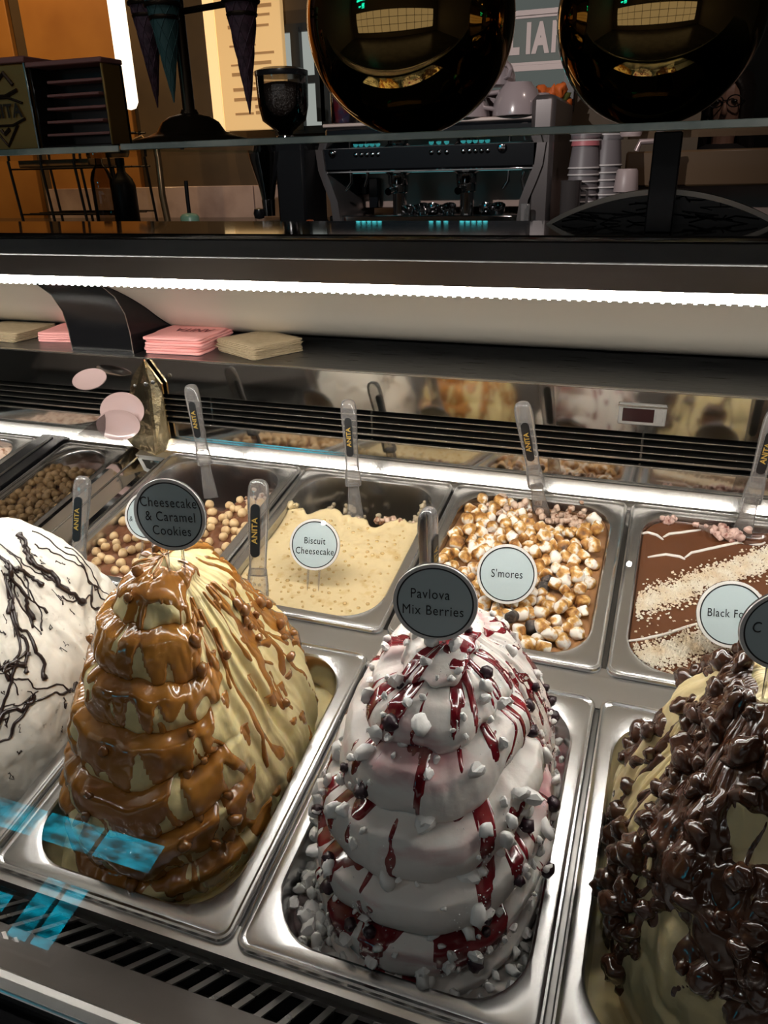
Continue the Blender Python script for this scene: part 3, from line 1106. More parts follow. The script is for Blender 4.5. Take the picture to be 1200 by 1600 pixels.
def loc_b(px, py, k=3, w=-.008):
    p = on_deck(px, py, w)
    return (p[0] - UB[k], p[1] - VC_B)


wd = MB()
curves = [[(1012, 815), (1035, 812), (1060, 803), (1072, 799)], [(998, 836), (1012, 834), (1026, 838), (1036, 845)],
          [(1036, 841), (1045, 836), (1070, 832), (1095, 829)], [(1012, 872), (1040, 868), (1062, 871), (1070, 875)],
          [(1070, 872), (1080, 864), (1110, 857), (1140, 851), (1165, 846)], [(975, 1003), (1010, 999), (1040, 992), (1062, 984), (1090, 975)],
          [(1096, 1045), (1120, 1040), (1150, 1034), (1185, 1026)], [(1150, 850), (1175, 842), (1198, 838)], [(1085, 800), (1096, 804)],
          [(1100, 1046), (1088, 1052), (1070, 1050)]]
for c in curves:
    pts = [loc_b(*q) for q in c]
    pp = []
    for i in range(len(pts) - 1):
        for t in np.linspace(0, 1, 6, endpoint=False):
            pp.append((pts[i][0] * (1 - t) + pts[i + 1][0] * t, pts[i][1] * (1 - t) + pts[i + 1][1] * t))
    pp.append(pts[-1])
    surf_tube(wd, pp, .0021, h_bla, 0, 0)
wd.build('white_streaks', 'white_drizzle', g_bla, angle=180)


def band_pts(n, a, b_, wid):
    A, B = np.array(loc_b(*a)), np.array(loc_b(*b_))
    d = B - A
    nn = np.array([-d[1], d[0]]) / np.linalg.norm(d)
    t = rng.uniform(-.03, 1.05, n)
    s = rng.normal(0, wid * .42, n)
    return A + d * t[:, None] + nn * s[:, None]


cm = MB()
oct_f = [(0, 2, 4), (2, 1, 4), (1, 3, 4), (3, 0, 4), (2, 0, 5), (1, 2, 5), (3, 1, 5), (0, 3, 5)]
crumb_xy = np.vstack([band_pts(4600, (985, 950), (1215, 868), .024), band_pts(3400, (985, 1035), (1180, 985), .026),
                      np.column_stack([rng.uniform(-.1, .1, 160), rng.uniform(-.14, .02, 160)])])
cv, cf = [], []
crumb_z = h_bla(crumb_xy[:, 0], crumb_xy[:, 1])
for (x, y), zc_ in zip(crumb_xy, crumb_z):
    if not inside(x, y, PAN_HX - .024, HY_B - .024, .046):
        continue
    z = float(zc_) + rng.uniform(0, .003)
    r = rng.uniform(.0008, .0022)
    k = len(cv)
    a = rng.uniform(0, 6.28)
    ca, sa = math.cos(a) * r, math.sin(a) * r
    el = rng.uniform(.7, 1.5)
    cv += [(x + ca * el, y + sa * el, z), (x - ca * el, y - sa * el, z + r * .3), (x - sa, y + ca, z), (x + sa, y - ca, z), (x, y, z + r), (x, y, z - r * .6)]
    cf += [tuple(i + k for i in f) for f in oct_f]
o = ob('nut_crumbs', mesh_from('nut_crumbs', cv, cf, 'crumb', False), g_bla)
o['kind'] = 'stuff'
sp = loc_b(1128, 840)
smear(g_bla, sp[0], sp[1], .001, .012, .005, .003, 12, 'cherry_cream', 40, 'cherry_scoop')
sp = loc_b(1045, 818)
smear(g_bla, sp[0], sp[1], -.003, .004, .003, .002, 13, 'cherry_cream', 10, 'loose_lump')

# ------------------------------------------------------------------ narrow tray of nuts beyond the smoked pane, and the neighbour's pan
NT_U, NT_HX = -.413, .072
tray = make_pan_mesh(NT_HX, HY_B).build('gelato_pan', 'steel_pan', angle=50, loc=pan_to_world(NT_U, VC_B, -.002), rot=(TILT, 0, 0))
tag(tray, 'narrow steel tray of dark nuts behind the smoked side pane', 'gelato pan', 'steel gelato pans')


def h_tray(x, y):
    return -.02 + .004 * fbm(x * 20, y * 20, 0, 43)


fill('nut_gelato', 'dark gelato under the nuts beyond the smoked side pane', NT_U, VC_B, NT_HX, HY_B, h_tray, 'milk_choc', n=120, m=30)
for i, (x, y) in enumerate(scatter(150, -.052, .055, -.15, .10, .0112, lambda x, y: inside(x, y, NT_HX - .012, HY_B - .02, .045))):
    o = place('roasted_nut', nuts[i % 4], (NT_U + x, VC_B + y, -.012 + rng.uniform(-.002, .004)),
              'roasted nut in the narrow tray beyond the smoked pane', 'nut', 'nuts in the narrow tray', scale=rng.uniform(.9, 1.15))
    o.material_slots[0].link = 'OBJECT'
    o.material_slots[0].material = M['nut_brown']
NP_U = -.545 - PITCH / 2
o = make_pan_mesh(PAN_HX, HY_B).build('gelato_pan', 'steel_pan', angle=50, loc=pan_to_world(NP_U, VC_B, 0), rot=(TILT, 0, 0))
tag(o, "steel pan of crumbly gelato in the neighbouring case at far left", 'gelato pan', 'steel gelato pans')


def h_np(x, y):
    return -.012 + .007 * fbm(x * 26, y * 26, 0, 53) + .003 * fbm(x * 90, y * 90, 0, 55)


fill('crumbly_gelato', 'pale crumbly gelato at the far left edge beyond the divider', NP_U, VC_B, PAN_HX, HY_B, h_np, 'nougat', n=160, m=50)

# ------------------------------------------------------------------ the four mounds of the front row
TH_N = 380


class Mound:
    """a mound on a pan: a stack of rings with tiers, ridges and noise; all in deck coordinates"""

    def __init__(s, u, v, A, B, prof, apex, NH=300, tiers=6, spiral=.6, tier_amp=.011, seed=1, ridge_amp=.003, ridge_dir=20, ridge_w=70,
                 noise=.004, sq=2.3, side_mix=1.0, ridge_n=14, fine=.0012, wob=.35, a1=1.0, a2=.35):
        hs = np.array([p[0] for p in prof]); ss = np.array([p[1] for p in prof])
        # smooth the control polygon and walk it by arc length
        t = np.linspace(0, 1, len(prof)); tt = np.linspace(0, 1, 600)
        def cr(a):
            out = np.interp(tt, t, a)
            k = np.hanning(61); k /= k.sum()
            pad = np.concatenate([2 * out[0] - out[30:0:-1], out, 2 * out[-1] - out[-2:-32:-1]])
            return np.convolve(pad, k, 'valid')
        H, S = cr(hs), np.maximum(cr(ss), 0)
        S[-1] = 0
        arc = np.concatenate([[0], np.cumsum(np.hypot(np.diff(H), np.diff(S) * (A + B) / 2))])
        q = np.linspace(0, arc[-1], NH)
        h, sc = np.interp(q, arc, H), np.interp(q, arc, S)
        s.len = arc[-1]
        th = -np.pi + 2 * np.pi * np.arange(TH_N) / TH_N
        TH, HH = np.meshgrid(th, h); _, SC = np.meshgrid(th, sc); _, Q = np.meshgrid(th, q / arc[-1])
        s.th, s.TH, s.Q, s.q = th, TH, Q, q / arc[-1]
        c, sn = np.cos(TH), np.sin(TH)
        rad = 1 / (np.abs(c / A) ** sq + np.abs(sn / B) ** sq) ** (1 / sq)
        dth = (np.degrees(TH) - ridge_dir + 180) % 360 - 180
        wr = 1 - sstep(ridge_w * .55, ridge_w, np.abs(dth))      # 1 on the scraped side, 0 on the tiered side
        s.wr = wr
        # tiers
        ph = Q * tiers + spiral * TH / (2 * np.pi) + wob * .35 * vnoise(c * 1.6 + seed, sn * 1.6, Q * 3, seed) + wob * .12 * vnoise(c * 5, sn * 5, Q * 9, seed + 5)
        s.k = np.floor(ph).astype(int); s.frac = ph - s.k
        saw = np.where(s.frac < .86, s.frac / .86, 1 - sstep(.86, 1.0, s.frac))
        bulge = np.sqrt(np.clip(np.sin(np.pi * np.clip(s.frac / .95, 0, 1)), 0, 1))
        tier_vis = (1 - wr * side_mix) * sstep(0, .08, Q) * (1 - sstep(.9, .99, Q))
        d = tier_amp * a1 * (saw - .5) * tier_vis + tier_amp * a2 * bulge * tier_vis
        # scraped vertical ridges
        sl = TH + .5 * Q
        rg = fbm(np.cos(sl) * ridge_n, np.sin(sl) * ridge_n, Q * 2.2, seed + 31, 3)
        d += ridge_amp * rg * (.25 + .75 * wr) * sstep(0, .1, Q) * (1 - .8 * sstep(.72, .92, Q))
        X0, Y0 = rad * SC * c, rad * SC * sn
        d += noise * fbm(X0 * 14 + seed, Y0 * 14, HH * 14, seed + 3, 3)
        d += fine * fbm(X0 * 70 + seed, Y0 * 70, HH * 40, seed + 7, 3)
        d += .0075 * fbm(X0 * 34 + seed, Y0 * 34, HH * 34, seed + 13, 2) * sstep(.7, .92, Q)
        fade = np.clip(SC / .10, .3, 1)
        R = np.maximum(rad * SC + d * fade, 0)
        ax = Q ** 1.3
        X = R * c + u + (apex[0] - u) * ax
        Y = R * sn + v + (apex[1] - v) * ax
        Z = HH + .0025 * fbm(X0 * 25, Y0 * 25, 3, seed + 9, 2) * (1 - fade * .6)
        s.P = np.stack([X, Y, Z], -1)
        s.calc()

    def calc(s):
        a = np.roll(s.P, -1, 1) - np.roll(s.P, 1, 1)
        b_ = np.gradient(s.P, axis=0)
        n = np.cross(a, b_)
        s.N = n / (np.linalg.norm(n, axis=2, keepdims=True) + 1e-12)

    def faces(s):
        idx = np.arange(s.P.shape[0] * TH_N).reshape(-1, TH_N)
        a, b_ = idx[:-1], idx[1:]
        return np.stack([a, np.roll(a, -1, 1), np.roll(b_, -1, 1), b_], -1).reshape(-1, 4)

    def base(s, name, label, mat, group):
        u0, v0 = s.P[0, :, 0].mean(), s.P[0, :, 1].mean()
        s.o0 = np.array([u0, v0, 0])
        me = mesh_from(name, (s.P - s.o0).reshape(-1, 3), s.faces(), mat, True, 180)
        s.obj = ob(name, me, None, pan_to_world(u0, v0, 0), (TILT, 0, 0))
        return tag(s.obj, label, 'gelato', group)

    def tier_mask(s, Ltab):
        kk = np.clip(s.k - s.k.min(), 0, Ltab.shape[0] - 1)
        jj = np.broadcast_to(np.arange(TH_N), s.k.shape)
        L = Ltab[kk, jj]
        q = .93 - s.frac
        # sauce also lies on the ledge (frac near 1) and on the foot of the tier above
        q = q + .09 * vnoise(np.cos(s.TH) * 9, np.sin(s.TH) * 9, s.Q * 30, 71)
        return L - q

    def drip(s, th0, q0, q1, w, slant=0.0, wig=0.0, seed=0, head=1.0):
        """distance-like mask (metres) of one run of sauce from q0 (top) down to q1"""
        qq = s.q
        rows = np.where((qq <= q0 + .04) & (qq >= q1 - .06))[0]
        m = np.full(s.Q.shape, -1.0)
        if len(rows) == 0:
            return m
        Qr = s.Q[rows]
        t = (q0 - Qr) / max(q0 - q1, 1e-3)
        cen = math.radians(th0) + slant * t + wig * vnoise(t * 3 + seed, 0.3, 0, seed)
        dth = (s.TH[rows] - cen + np.pi) % (2 * np.pi) - np.pi
        ctr = s.P[rows].mean(1, keepdims=True)
        rad = np.linalg.norm(s.P[rows][:, :, :2] - ctr[:, :, :2], axis=2)
        ww = w * (.75 + .25 * np.sin(t * 9 + seed) + .35 * head * np.exp(-((t - .93) / .09) ** 2))
        ee = np.maximum(np.maximum(-t, t - 1) * (q0 - q1) * s.len, 0)
        m[rows] = ww - np.hypot(dth * rad, ee)
        return m

    def sauce(s, name, m, thick, mat, lump=None, edge=.003, sink=.0007):
        t = thick * sstep(-.0003, edge, m) - sink
        if lump is not None:
            t = t + lump * sstep(0, edge * 2, m)
        P = s.P + s.N * t[..., None] - s.o0
        F = s.faces()
        mv = m.reshape(-1)
        keep = mv[F].max(1) > -.0006
        F = F[keep]
        used = np.unique(F)
        rem = np.full(mv.size, -1)
        rem[used] = np.arange(len(used))
        me = mesh_from(name, P.reshape(-1, 3)[used], rem[F], mat, True, 180)
        s.T = t
        return ob(name, me, s.obj)

    def pick(s, n, cond, dmin, seed=0):
        """n random spots (row, col) where cond holds, at least dmin apart"""
        r = np.random.default_rng(seed)
        rows, cols = np.where(cond)
        if len(rows) == 0:
            return []
        # weight by cell area so that spots spread evenly over the surface
        rr = np.linalg.norm(s.P[rows, cols, :2] - s.P[rows].mean(1)[:, :2], axis=1)
        w = rr / rr.sum()
        out, pts = [], []
        for i in r.choice(len(rows), min(len(rows), n * 40), p=w):
            p = s.P[rows[i], cols[i]]
            if dmin <= 0 or not pts or ((np.array(pts) - p) ** 2).sum(1).min() > dmin ** 2:
                if dmin > 0:
                    pts.append(p)
                out.append((rows[i], cols[i]))
                if len(out) >= n:
                    break
        return out


def seen(md):                          # the side of a mound that faces the photograph
    cp = TP.T @ CAM
    return ((cp - md.P) * md.N).sum(2) > -.02


def tier_table(nt, seed, cover, drip_n, len_rng, w_rng, amp=.16, fq=4):
    """per tier: how far the sauce reaches below the tier's upper edge, as a fraction of the tier"""
    r = np.random.default_rng(seed)
    th = np.degrees(-np.pi + 2 * np.pi * np.arange(TH_N) / TH_N)
    tab = np.full((nt, TH_N), -.3)
    for k in range(nt):
        a = np.radians(th)
        base = cover(th, k) + amp * fbm(np.cos(a) * fq + k * 7, np.sin(a) * fq, k * 1.7, seed + k, 3)
        tab[k] = base
        for _ in range(drip_n):
            c = r.uniform(-180, 180)
            w = r.uniform(*w_rng)
            Ln = r.uniform(*len_rng)
            cv = np.interp(c, th, cover(th, k))
            if cv < -.12 and r.random() < .75:
                continue
            dd = np.abs((th - c + 180) % 360 - 180) / w
            tab[k] = np.maximum(tab[k], np.where(dd < 1, Ln * np.clip(1 - dd ** 2, 0, 1) ** (.42 if w < 4 else .62) - .06, -.3))
    kern = np.hanning(7)[1:-1]; kern = kern / kern.sum()
    return np.array([np.convolve(np.concatenate([r_w[-2:], r_w, r_w[:2]]), kern, 'valid') for r_w in tab])


def ang(th, c, w):
    return np.exp(-(((th - c + 180) % 360 - 180) / w) ** 2)


GRP = 'gelato mounds of the front row'

# --- caramel mound
car = Mound(UB[1], VC_F, .103, .152, [(-.045, .98), (0, 1.0), (.045, .95), (.09, .84), (.13, .69), (.165, .54), (.195, .40), (.214, .27), (.222, .14), (.225, 0)],
            (UB[1] - .003, -.172), tiers=7.5, spiral=.8, tier_amp=.012, seed=4, a1=.8, a2=.5, ridge_amp=.0034, ridge_dir=20, ridge_w=75, noise=.006, ridge_n=9, wob=.9)
car.base('caramel_gelato_mound', 'tall cream gelato mound coated in glossy caramel sauce', 'cream', GRP)
tab = tier_table(11, 21, lambda th, k: .26 * ang(th, -110, 75) - .12, 26, (.5, 1.5), (3, 8), .34, 6)
m1 = car.tier_mask(tab) * (car.len / 7.5)
m1 = m1 - .05 * np.clip(car.wr - .25, 0, 1)
mg = np.full(m1.shape, -1.0)
r_ = np.random.default_rng(5)
for i in range(44):
    th0 = r_.uniform(-55, 110)
    q0 = r_.uniform(.42, .92)
    mg = np.maximum(mg, car.drip(th0, q0, max(q0 - r_.uniform(.15, .5), .05), r_.uniform(.0022, .0068), r_.uniform(-.1, .25), .10, i))
for i in range(15):
    th0 = r_.uniform(-190, -55)
    q0 = r_.uniform(.2, 1.0)
    mg = np.maximum(mg, car.drip(th0, q0, max(q0 - r_.uniform(.1, .3), .05), r_.uniform(.003, .008), r_.uniform(-.1, .2), .1, i + 70))
P = car.P
pt = fbm(P[..., 0] * 26, P[..., 1] * 26, P[..., 2] * 13, 77, 3) * .014 - .0085 + .005 * np.exp(-((np.degrees(car.TH) + 75) / 55) ** 2) - .006 * car.wr + .004 * sstep(.72, .95, car.Q)
m_car = np.maximum(np.maximum(m1, mg), pt)
m_car = np.where(car.Q < .03, np.minimum(m_car, -.01 + .02 * car.Q / .03), m_car)
car.sauce('caramel_sauce', m_car, .0024, 'caramel', lump=.0012 * np.clip(fbm(P[..., 0] * 60, P[..., 1] * 60, P[..., 2] * 40, 78, 2), -.3, 1))
cookies = [blob_mesh('cookie_lump', .0056, 'cookie', s, 2, .3, 1.3, (1, .9, .85)) for s in range(5)]
vis = seen(car)
for i, (r, c) in enumerate(car.pick(40, (m_car > .0005) & vis & (car.Q > .08) & (fbm(car.P[..., 0] * 18, car.P[..., 1] * 18, car.P[..., 2] * 18, 41, 2) > .05), .0085, 3)):
    p = car.P[r, c] + car.N[r, c] * .004
    place('caramel_cookie_piece', cookies[i % 5], p, 'caramel-coated cookie lump stuck to the caramel mound', 'cookie piece', 'cookie pieces on the caramel mound', scale=rng.uniform(.7, 1.25))

# --- pavlova mound
pav = Mound(UB[2] + .004, VC_F, .098, .150, [(-.045, .98), (0, 1.0), (.04, .965), (.08, .89), (.115, .77), (.145, .62), (.168, .47), (.183, .34), (.191, .2), (.193, 0)],
            (UB[2] + .014, -.172), tiers=6.8, spiral=-1.0, tier_amp=.0155, seed=9, ridge_amp=.0042, ridge_dir=42, ridge_w=62, noise=.003, ridge_n=8, fine=.0006, wob=.8, a1=.75, a2=.6)
pav.base('pavlova_gelato_mound', 'white tiered gelato mound with red berry drips and meringue', 'pavlova', GRP)
tab = tier_table(10, 31, lambda th, k: .22 * ang(th, -122 + 9 * (k % 3), 22) + .20 * ang(th, -64 + 5 * (k % 2), 14) - .22, 36, (.5, 1.3), (1.4, 3.6), .15, 6)
m1 = pav.tier_mask(tab) * (pav.len / 6.8)
m1 = m1 - .05 * np.clip(pav.wr - .2, 0, 1)
mg = np.full(m1.shape, -1.0)
for i in range(58):
    th0 = r_.uniform(-35, 110)
    q0 = r_.uniform(.25, .9)
    mg = np.maximum(mg, pav.drip(th0, q0, max(q0 - r_.uniform(.08, .28), .05), r_.uniform(.0018, .0052), r_.uniform(-.1, .2), .12, i))
for i in range(24):
    th0 = r_.uniform(-170, -40)
    q0 = r_.uniform(.2, .95)
    mg = np.maximum(mg, pav.drip(th0, q0, max(q0 - r_.uniform(.06, .16), .04), r_.uniform(.002, .0055), 0, .03, i + 40))
P = pav.P
pt = fbm(P[..., 0] * 34, P[..., 1] * 34, P[..., 2] * 18, 87, 3) * .011 - .0085 + .004 * sstep(.82, .95, pav.Q)
m_pav = np.maximum(np.maximum(m1, mg), pt)
m_pav = m_pav - .012 * (1 - sstep(.04, .2, pav.Q))
pav.sauce('berry_sauce', m_pav, .0013, 'berry_sauce')
mer = [blob_mesh('meringue', .0062, 'meringue', s + 20, 2, .45, 1.2, (1.15, .9, .75), s % 2 == 0) for s in range(7)]
vis = seen(pav)
near = (m_pav > -.004) | ((pav.frac > .84) & (pav.wr < .6))
front_w = np.exp(-((np.degrees(pav.TH) + 95) / 60) ** 2)
cond = near & vis & (pav.Q > .1) & (rng.random(pav.Q.shape) < .15 + front_w)
for i, (r, c) in enumerate(pav.pick(150, cond, .0085, 6)):
    p = pav.P[r, c] + pav.N[r, c] * .002
    place('meringue_piece', mer[i % 7], p, 'white meringue chip stuck to the berry-streaked mound', 'meringue', 'meringue chips on the berry mound', scale=float(rng.choice([.35, .5, .7, .95, 1.25], p=[.25, .25, .2, .18, .12])))
berries = [blob_mesh('berry', .006, 'berry', s + 40, 2, .3, 3.0) for s in range(4)]
for i, (r, c) in enumerate(pav.pick(28, (m_pav > .0005) & vis & (pav.Q > .06), .014, 8)):
    p = pav.P[r, c] + pav.N[r, c] * .002
    place('dark_berry', berries[i % 4], p, 'dark berry dusted with sugar on the white mound', 'berry', 'berries on the white mound', scale=rng.uniform(.55, 1.15))
# sugar powder
sv, sf = [], []
for (r, c) in pav.pick(1500, (m_pav > -.002) & vis & (pav.Q > .03), .0, 12):
    p = pav.P[r, c] + pav.N[r, c] * .0016 + rng.normal(0, .0012, 3) - pav.o0
    q = rng.uniform(.0003, .0008)
    k = len(sv)
    sv += [tuple(p + np.array(dv_) * q) for dv_ in ((1, 0, 0), (-1, 0, 0), (0, 1, 0), (0, -1, 0), (0, 0, 1), (0, 0, -1))]
    sf += [tuple(i + k for i in f) for f in oct_f]
o = ob('sugar_powder', mesh_from('sugar_powder', sv, sf, 'sugar', False), pav.obj)
o['kind'] = 'stuff'


def pan_ring_spots(n, u, v, hx, hy, excl, seed, th_ok, dmin):
    r = np.random.default_rng(seed)
    out = []
    for _ in range(n * 60):
        x, y = r.uniform(-hx, hx), r.uniform(-hy, hy)
        if not inside(x, y, hx, hy, .05):
            continue
        if (abs(x / excl[0]) ** 2.3 + abs(y / excl[1]) ** 2.3) < 1:
            continue
        if not th_ok(math.degrees(math.atan2(y, x)), r):
            continue
        if all((x - q[0]) ** 2 + (y - q[1]) ** 2 > dmin ** 2 for q in out):
            out.append((x, y))
            if len(out) >= n:
                break
    return [(u + x, v + y) for x, y in out]


for i, (x, y) in enumerate(pan_ring_spots(150, UB[2], VC_F, PAN_HX - .023, HY_F - .023, (.094, .143), 15, lambda a, r: True, .0075)):
    place('meringue_piece', mer[i % 7], (x, y, -.022 + rng.uniform(-.004, .006)), 'white meringue lump lying in the pan around the berry mound', 'meringue',
          'meringue lumps around the foot of the berry mound', scale=rng.uniform(.6, 1.5) if x < UB[2] else rng.uniform(.4, .9))
ringf = MB()
fill('berry_pan_gelato', 'pinkish gelato lying low in the pan around the berry mound', UB[2], VC_F, PAN_HX, HY_F, lambda x, y: -.034 + .004 * fbm(x * 40, y * 40, 0, 63), 'pavlova', GRP, 160, 40)
fill('caramel_pan_gelato', 'cream gelato lying low in the pan around the caramel mound', UB[1], VC_F, PAN_HX, HY_F, lambda x, y: -.04 + .006 * fbm(x * 30, y * 30, 0, 64), 'cream', GRP, 160, 40)
fill('custard_pan_gelato', 'pale gelato lying low in the pan around the chocolate mound', UB[3], VC_F, PAN_HX, HY_F, lambda x, y: -.04 + .006 * fbm(x * 30, y * 30, 0, 65), 'cream_choc', GRP, 160, 40)
fill('white_pan_gelato', 'white gelato lying low in the pan around the drizzled mound', UB[0], VC_F, PAN_HX, HY_F, lambda x, y: -.03 + .006 * fbm(x * 30, y * 30, 0, 66), 'white_gelato', GRP, 160, 40)

# --- chocolate mound
cho = Mound(UB[3] + .003, VC_F, .104, .154, [(-.045, .98), (0, 1.0), (.045, .955), (.09, .85), (.13, .70), (.16, .54), (.183, .40), (.198, .27), (.205, .14), (.207, 0)],
            (UB[3] + .01, -.17), tiers=5, spiral=.6, tier_amp=.006, seed=14, ridge_amp=.0062, ridge_dir=160, ridge_w=100, noise=.006, ridge_n=8, wob=1.0)
cho.base('chocolate_gelato_mound', 'pale custard gelato mound smothered in lumpy dark chocolate', 'cream_choc', GRP)
mg = np.full(cho.Q.shape, -1.0)
for i in range(64):
    th0 = r_.uniform(-20, 290)
    q0 = r_.uniform(.35, .9)
    mg = np.maximum(mg, cho.drip(th0, q0, max(q0 - r_.uniform(.12, .45), .05), r_.uniform(.0016, .006), r_.uniform(-.2, .2), .12, i))
P = cho.P
deg = np.degrees(cho.TH)
cov = np.exp(-((deg + 66) / 58) ** 2) * sstep(.2, .5, cho.Q) + .9 * sstep(.72, .92, cho.Q)
pt = fbm(P[..., 0] * 22, P[..., 1] * 22, P[..., 2] * 14, 97, 3) * .018 - .004 + .019 * np.clip(cov, 0, 1)
band = np.exp(-((cho.Q - .52 + .06 * np.sin(cho.TH * 3)) / .09) ** 2) * np.exp(-((deg + 95) / 55) ** 2)
pt = pt + .016 * np.exp(-((deg + 42) / 34) ** 2 - ((cho.Q - .58) / .2) ** 2)
pt = np.maximum(pt, band * .020 - .006 + .006 * fbm(P[..., 0] * 40, P[..., 1] * 40, P[..., 2] * 30, 98, 2))
m_cho = np.maximum(mg, pt)
m_cho = np.where(cho.Q < .05, np.minimum(m_cho, -.01), m_cho)
ln = fbm(P[..., 0] * 42, P[..., 1] * 42, P[..., 2] * 42, 99, 2)
cho.sauce('chocolate_sauce', m_cho, .0028, 'choc', lump=.008 * np.clip(ln + .2, 0, 1.2) * sstep(.002, .009, m_cho))
cn = [blob_mesh('chocolate_nut', .0085, 'choc_nut', s + 60, 3, .34, 1.15, (1.15, .95, .8)) for s in range(6)]
vis = seen(cho)
for i, (r, c) in enumerate(cho.pick(165, (m_cho > .001) & vis & (cho.Q > .1), .0095, 16)):
    p = cho.P[r, c] + cho.N[r, c] * .003
    place('chocolate_nut', cn[i % 6], p, 'chocolate-coated nut lump stuck to the dark mound at right', 'nut', 'coated nuts on the chocolate mound', scale=rng.uniform(.5, 1.45))

# --- white mound with drizzle
van = Mound(UB[0] + .005, VC_F, .108, .158, [(-.045, .98), (0, 1.0), (.05, .97), (.095, .87), (.135, .72), (.165, .56), (.187, .40), (.20, .26), (.207, .13), (.21, 0)],
            (UB[0] + .0, -.16), NH=220, tiers=4, spiral=.9, tier_amp=.004, seed=22, ridge_amp=.0035, ridge_dir=-30, ridge_w=110, noise=.006, ridge_n=5, wob=1.2)
van.base('drizzled_gelato_mound', 'white speckled gelato mound with thin dark chocolate drizzle at left edge', 'white_gelato', GRP)
dz = MB()


def strand(th0, q0, th1, q1, r0, seed, wig=.05, n=34):
    pts, rr = [], []
    for t in np.linspace(0, 1, n):
        a = math.radians(th0 + (th1 - th0) * t) + wig * float(vnoise(t * 5 + seed * 3.3, seed, 0, 3)) + wig * .4 * float(vnoise(t * 15 + seed, seed, 0, 5))
        q = q0 + (q1 - q0) * t + .015 * float(vnoise(t * 6 + seed, 2.2, 0, seed))
        j = int(round((a + math.pi) / (2 * math.pi) * TH_N)) % TH_N
        f = (a + math.pi) / (2 * math.pi) * TH_N
        j0 = int(math.floor(f)) % TH_N; j1 = (j0 + 1) % TH_N; fj = f - math.floor(f)
        g = min(max(q, .02), .99) * (van.P.shape[0] - 1); i0 = int(g); i1 = min(i0 + 1, van.P.shape[0] - 1); fi = g - i0
        p = (van.P[i0, j0] * (1 - fj) + van.P[i0, j1] * fj) * (1 - fi) + (van.P[i1, j0] * (1 - fj) + van.P[i1, j1] * fj) * fi
        pts.append(p + van.N[i0, j0] * r0 * .4 - van.o0)
        rr.append(r0 * (.55 + .5 * (.5 + .5 * float(vnoise(t * 7 + seed * 1.9, 5.5, 0, seed)))) * (1 + .9 * math.exp(-((t - .97) / .05) ** 2)))
    dz.tube(pts, rr, 6)


rv = np.random.default_rng(31)
for i in range(20):
    a = rv.uniform(-110, 60)
    q = rv.uniform(.55, .97)
    strand(a, q, a + rv.uniform(-28, 28), q - rv.uniform(.15, .42), rv.uniform(.0006, .0014), i, .07)
for i in range(9):                    # fans of strands sharing a node
    a, q = rv.uniform(-85, 35), rv.uniform(.35, .8)
    for j in range(4):
        strand(a, q, a + rv.uniform(-30, 30), q - rv.uniform(-.12, .25), rv.uniform(.0009, .0034), i * 7 + j + 50, .05, 22)
for i in range(70):
    a, q = rv.uniform(-100, 40), rv.uniform(.08, .8)
    strand(a, q, a + rv.uniform(-3, 3), q - rv.uniform(.01, .035), rv.uniform(.0004, .0009), i + 200, .02, 6)
dz.build('chocolate_drizzle', 'drizzle', van.obj, angle=180)

# ------------------------------------------------------------------ clear spatulas
def oval(w, t, z, n=20, p=2.6, y=0.0):
    out = []
    for k in range(n):
        a = 2 * math.pi * k / n
        c, s = math.cos(a), math.sin(a)
        out.append((w * math.copysign(abs(c) ** (2 / p), c), y + t * math.copysign(abs(s) ** (2 / p), s), z))
    return out


SP_L = 0.188
mbh = MB()
mbh.loft([oval(.0098, .0062, .080), oval(.0100, .0064, .10), oval(.0112, .0070, .13), oval(.0122, .0076, .155), oval(.0124, .0078, .172),
          oval(.0112, .0072, .181), oval(.0085, .0058, .1862), oval(.004, .003, .1882)])
sp_handle = mbh.build('handle', 'plastic', angle=60)
mbs = MB()
mbs.loft([oval(.0122, .0088, .056), oval(.0126, .0090, .058), oval(.0122, .0086, .070), oval(.0112, .0076, .080), oval(.0102, .0067, .088)])
sp_sleeve = mbs.build('sleeve', 'plastic', angle=60)
mbd = MB()
for (x, z) in ((-.005, .064), (.004, .062), (.0, .071), (.006, .071), (-.007, .072)):
    mbd.lathe([(.0017, -.0006), (.0017, .0006), (.0008, .0010)], 10, Matrix.Translation((x, -.0086, z)) @ Matrix.Rotation(math.radians(90), 4, 'X'))
sp_holes = mbd.build('rivet', 'acrylic', angle=60)
mbb = MB()
mbb.loft([oval(.0128, .0022, .0), oval(.0124, .0028, .012), oval(.0105, .0036, .03), oval(.0088, .0046, .05), oval(.0086, .005, .06)])
sp_blade = mbb.build('blade', 'plastic', angle=60)
mbl = MB()
lab = []
for k in range(24):
    a = 2 * math.pi * k / 24
    lab.append((.0056 * math.cos(a), .0056 * math.sin(a) + (.024 if math.sin(a) >= 0 else -.024)))
mbl.loft([[(x, -.0083, .131 + z) for x, z in lab], [(x, -.0058, .131 + z) for x, z in lab]])
sp_label = mbl.build('label_plate', 'label_black', angle=60)
co, fs = text_mesh('ANITA', .0098, .00012, 1.0, 1.0)
sp_text_me = mesh_from('lettering', [(-p[1], -.0085, .131 + p[0]) for p in co], fs, 'gold_print', False)
for o in (sp_handle, sp_sleeve, sp_holes, sp_blade, sp_label):
    COL.objects.unlink(o)


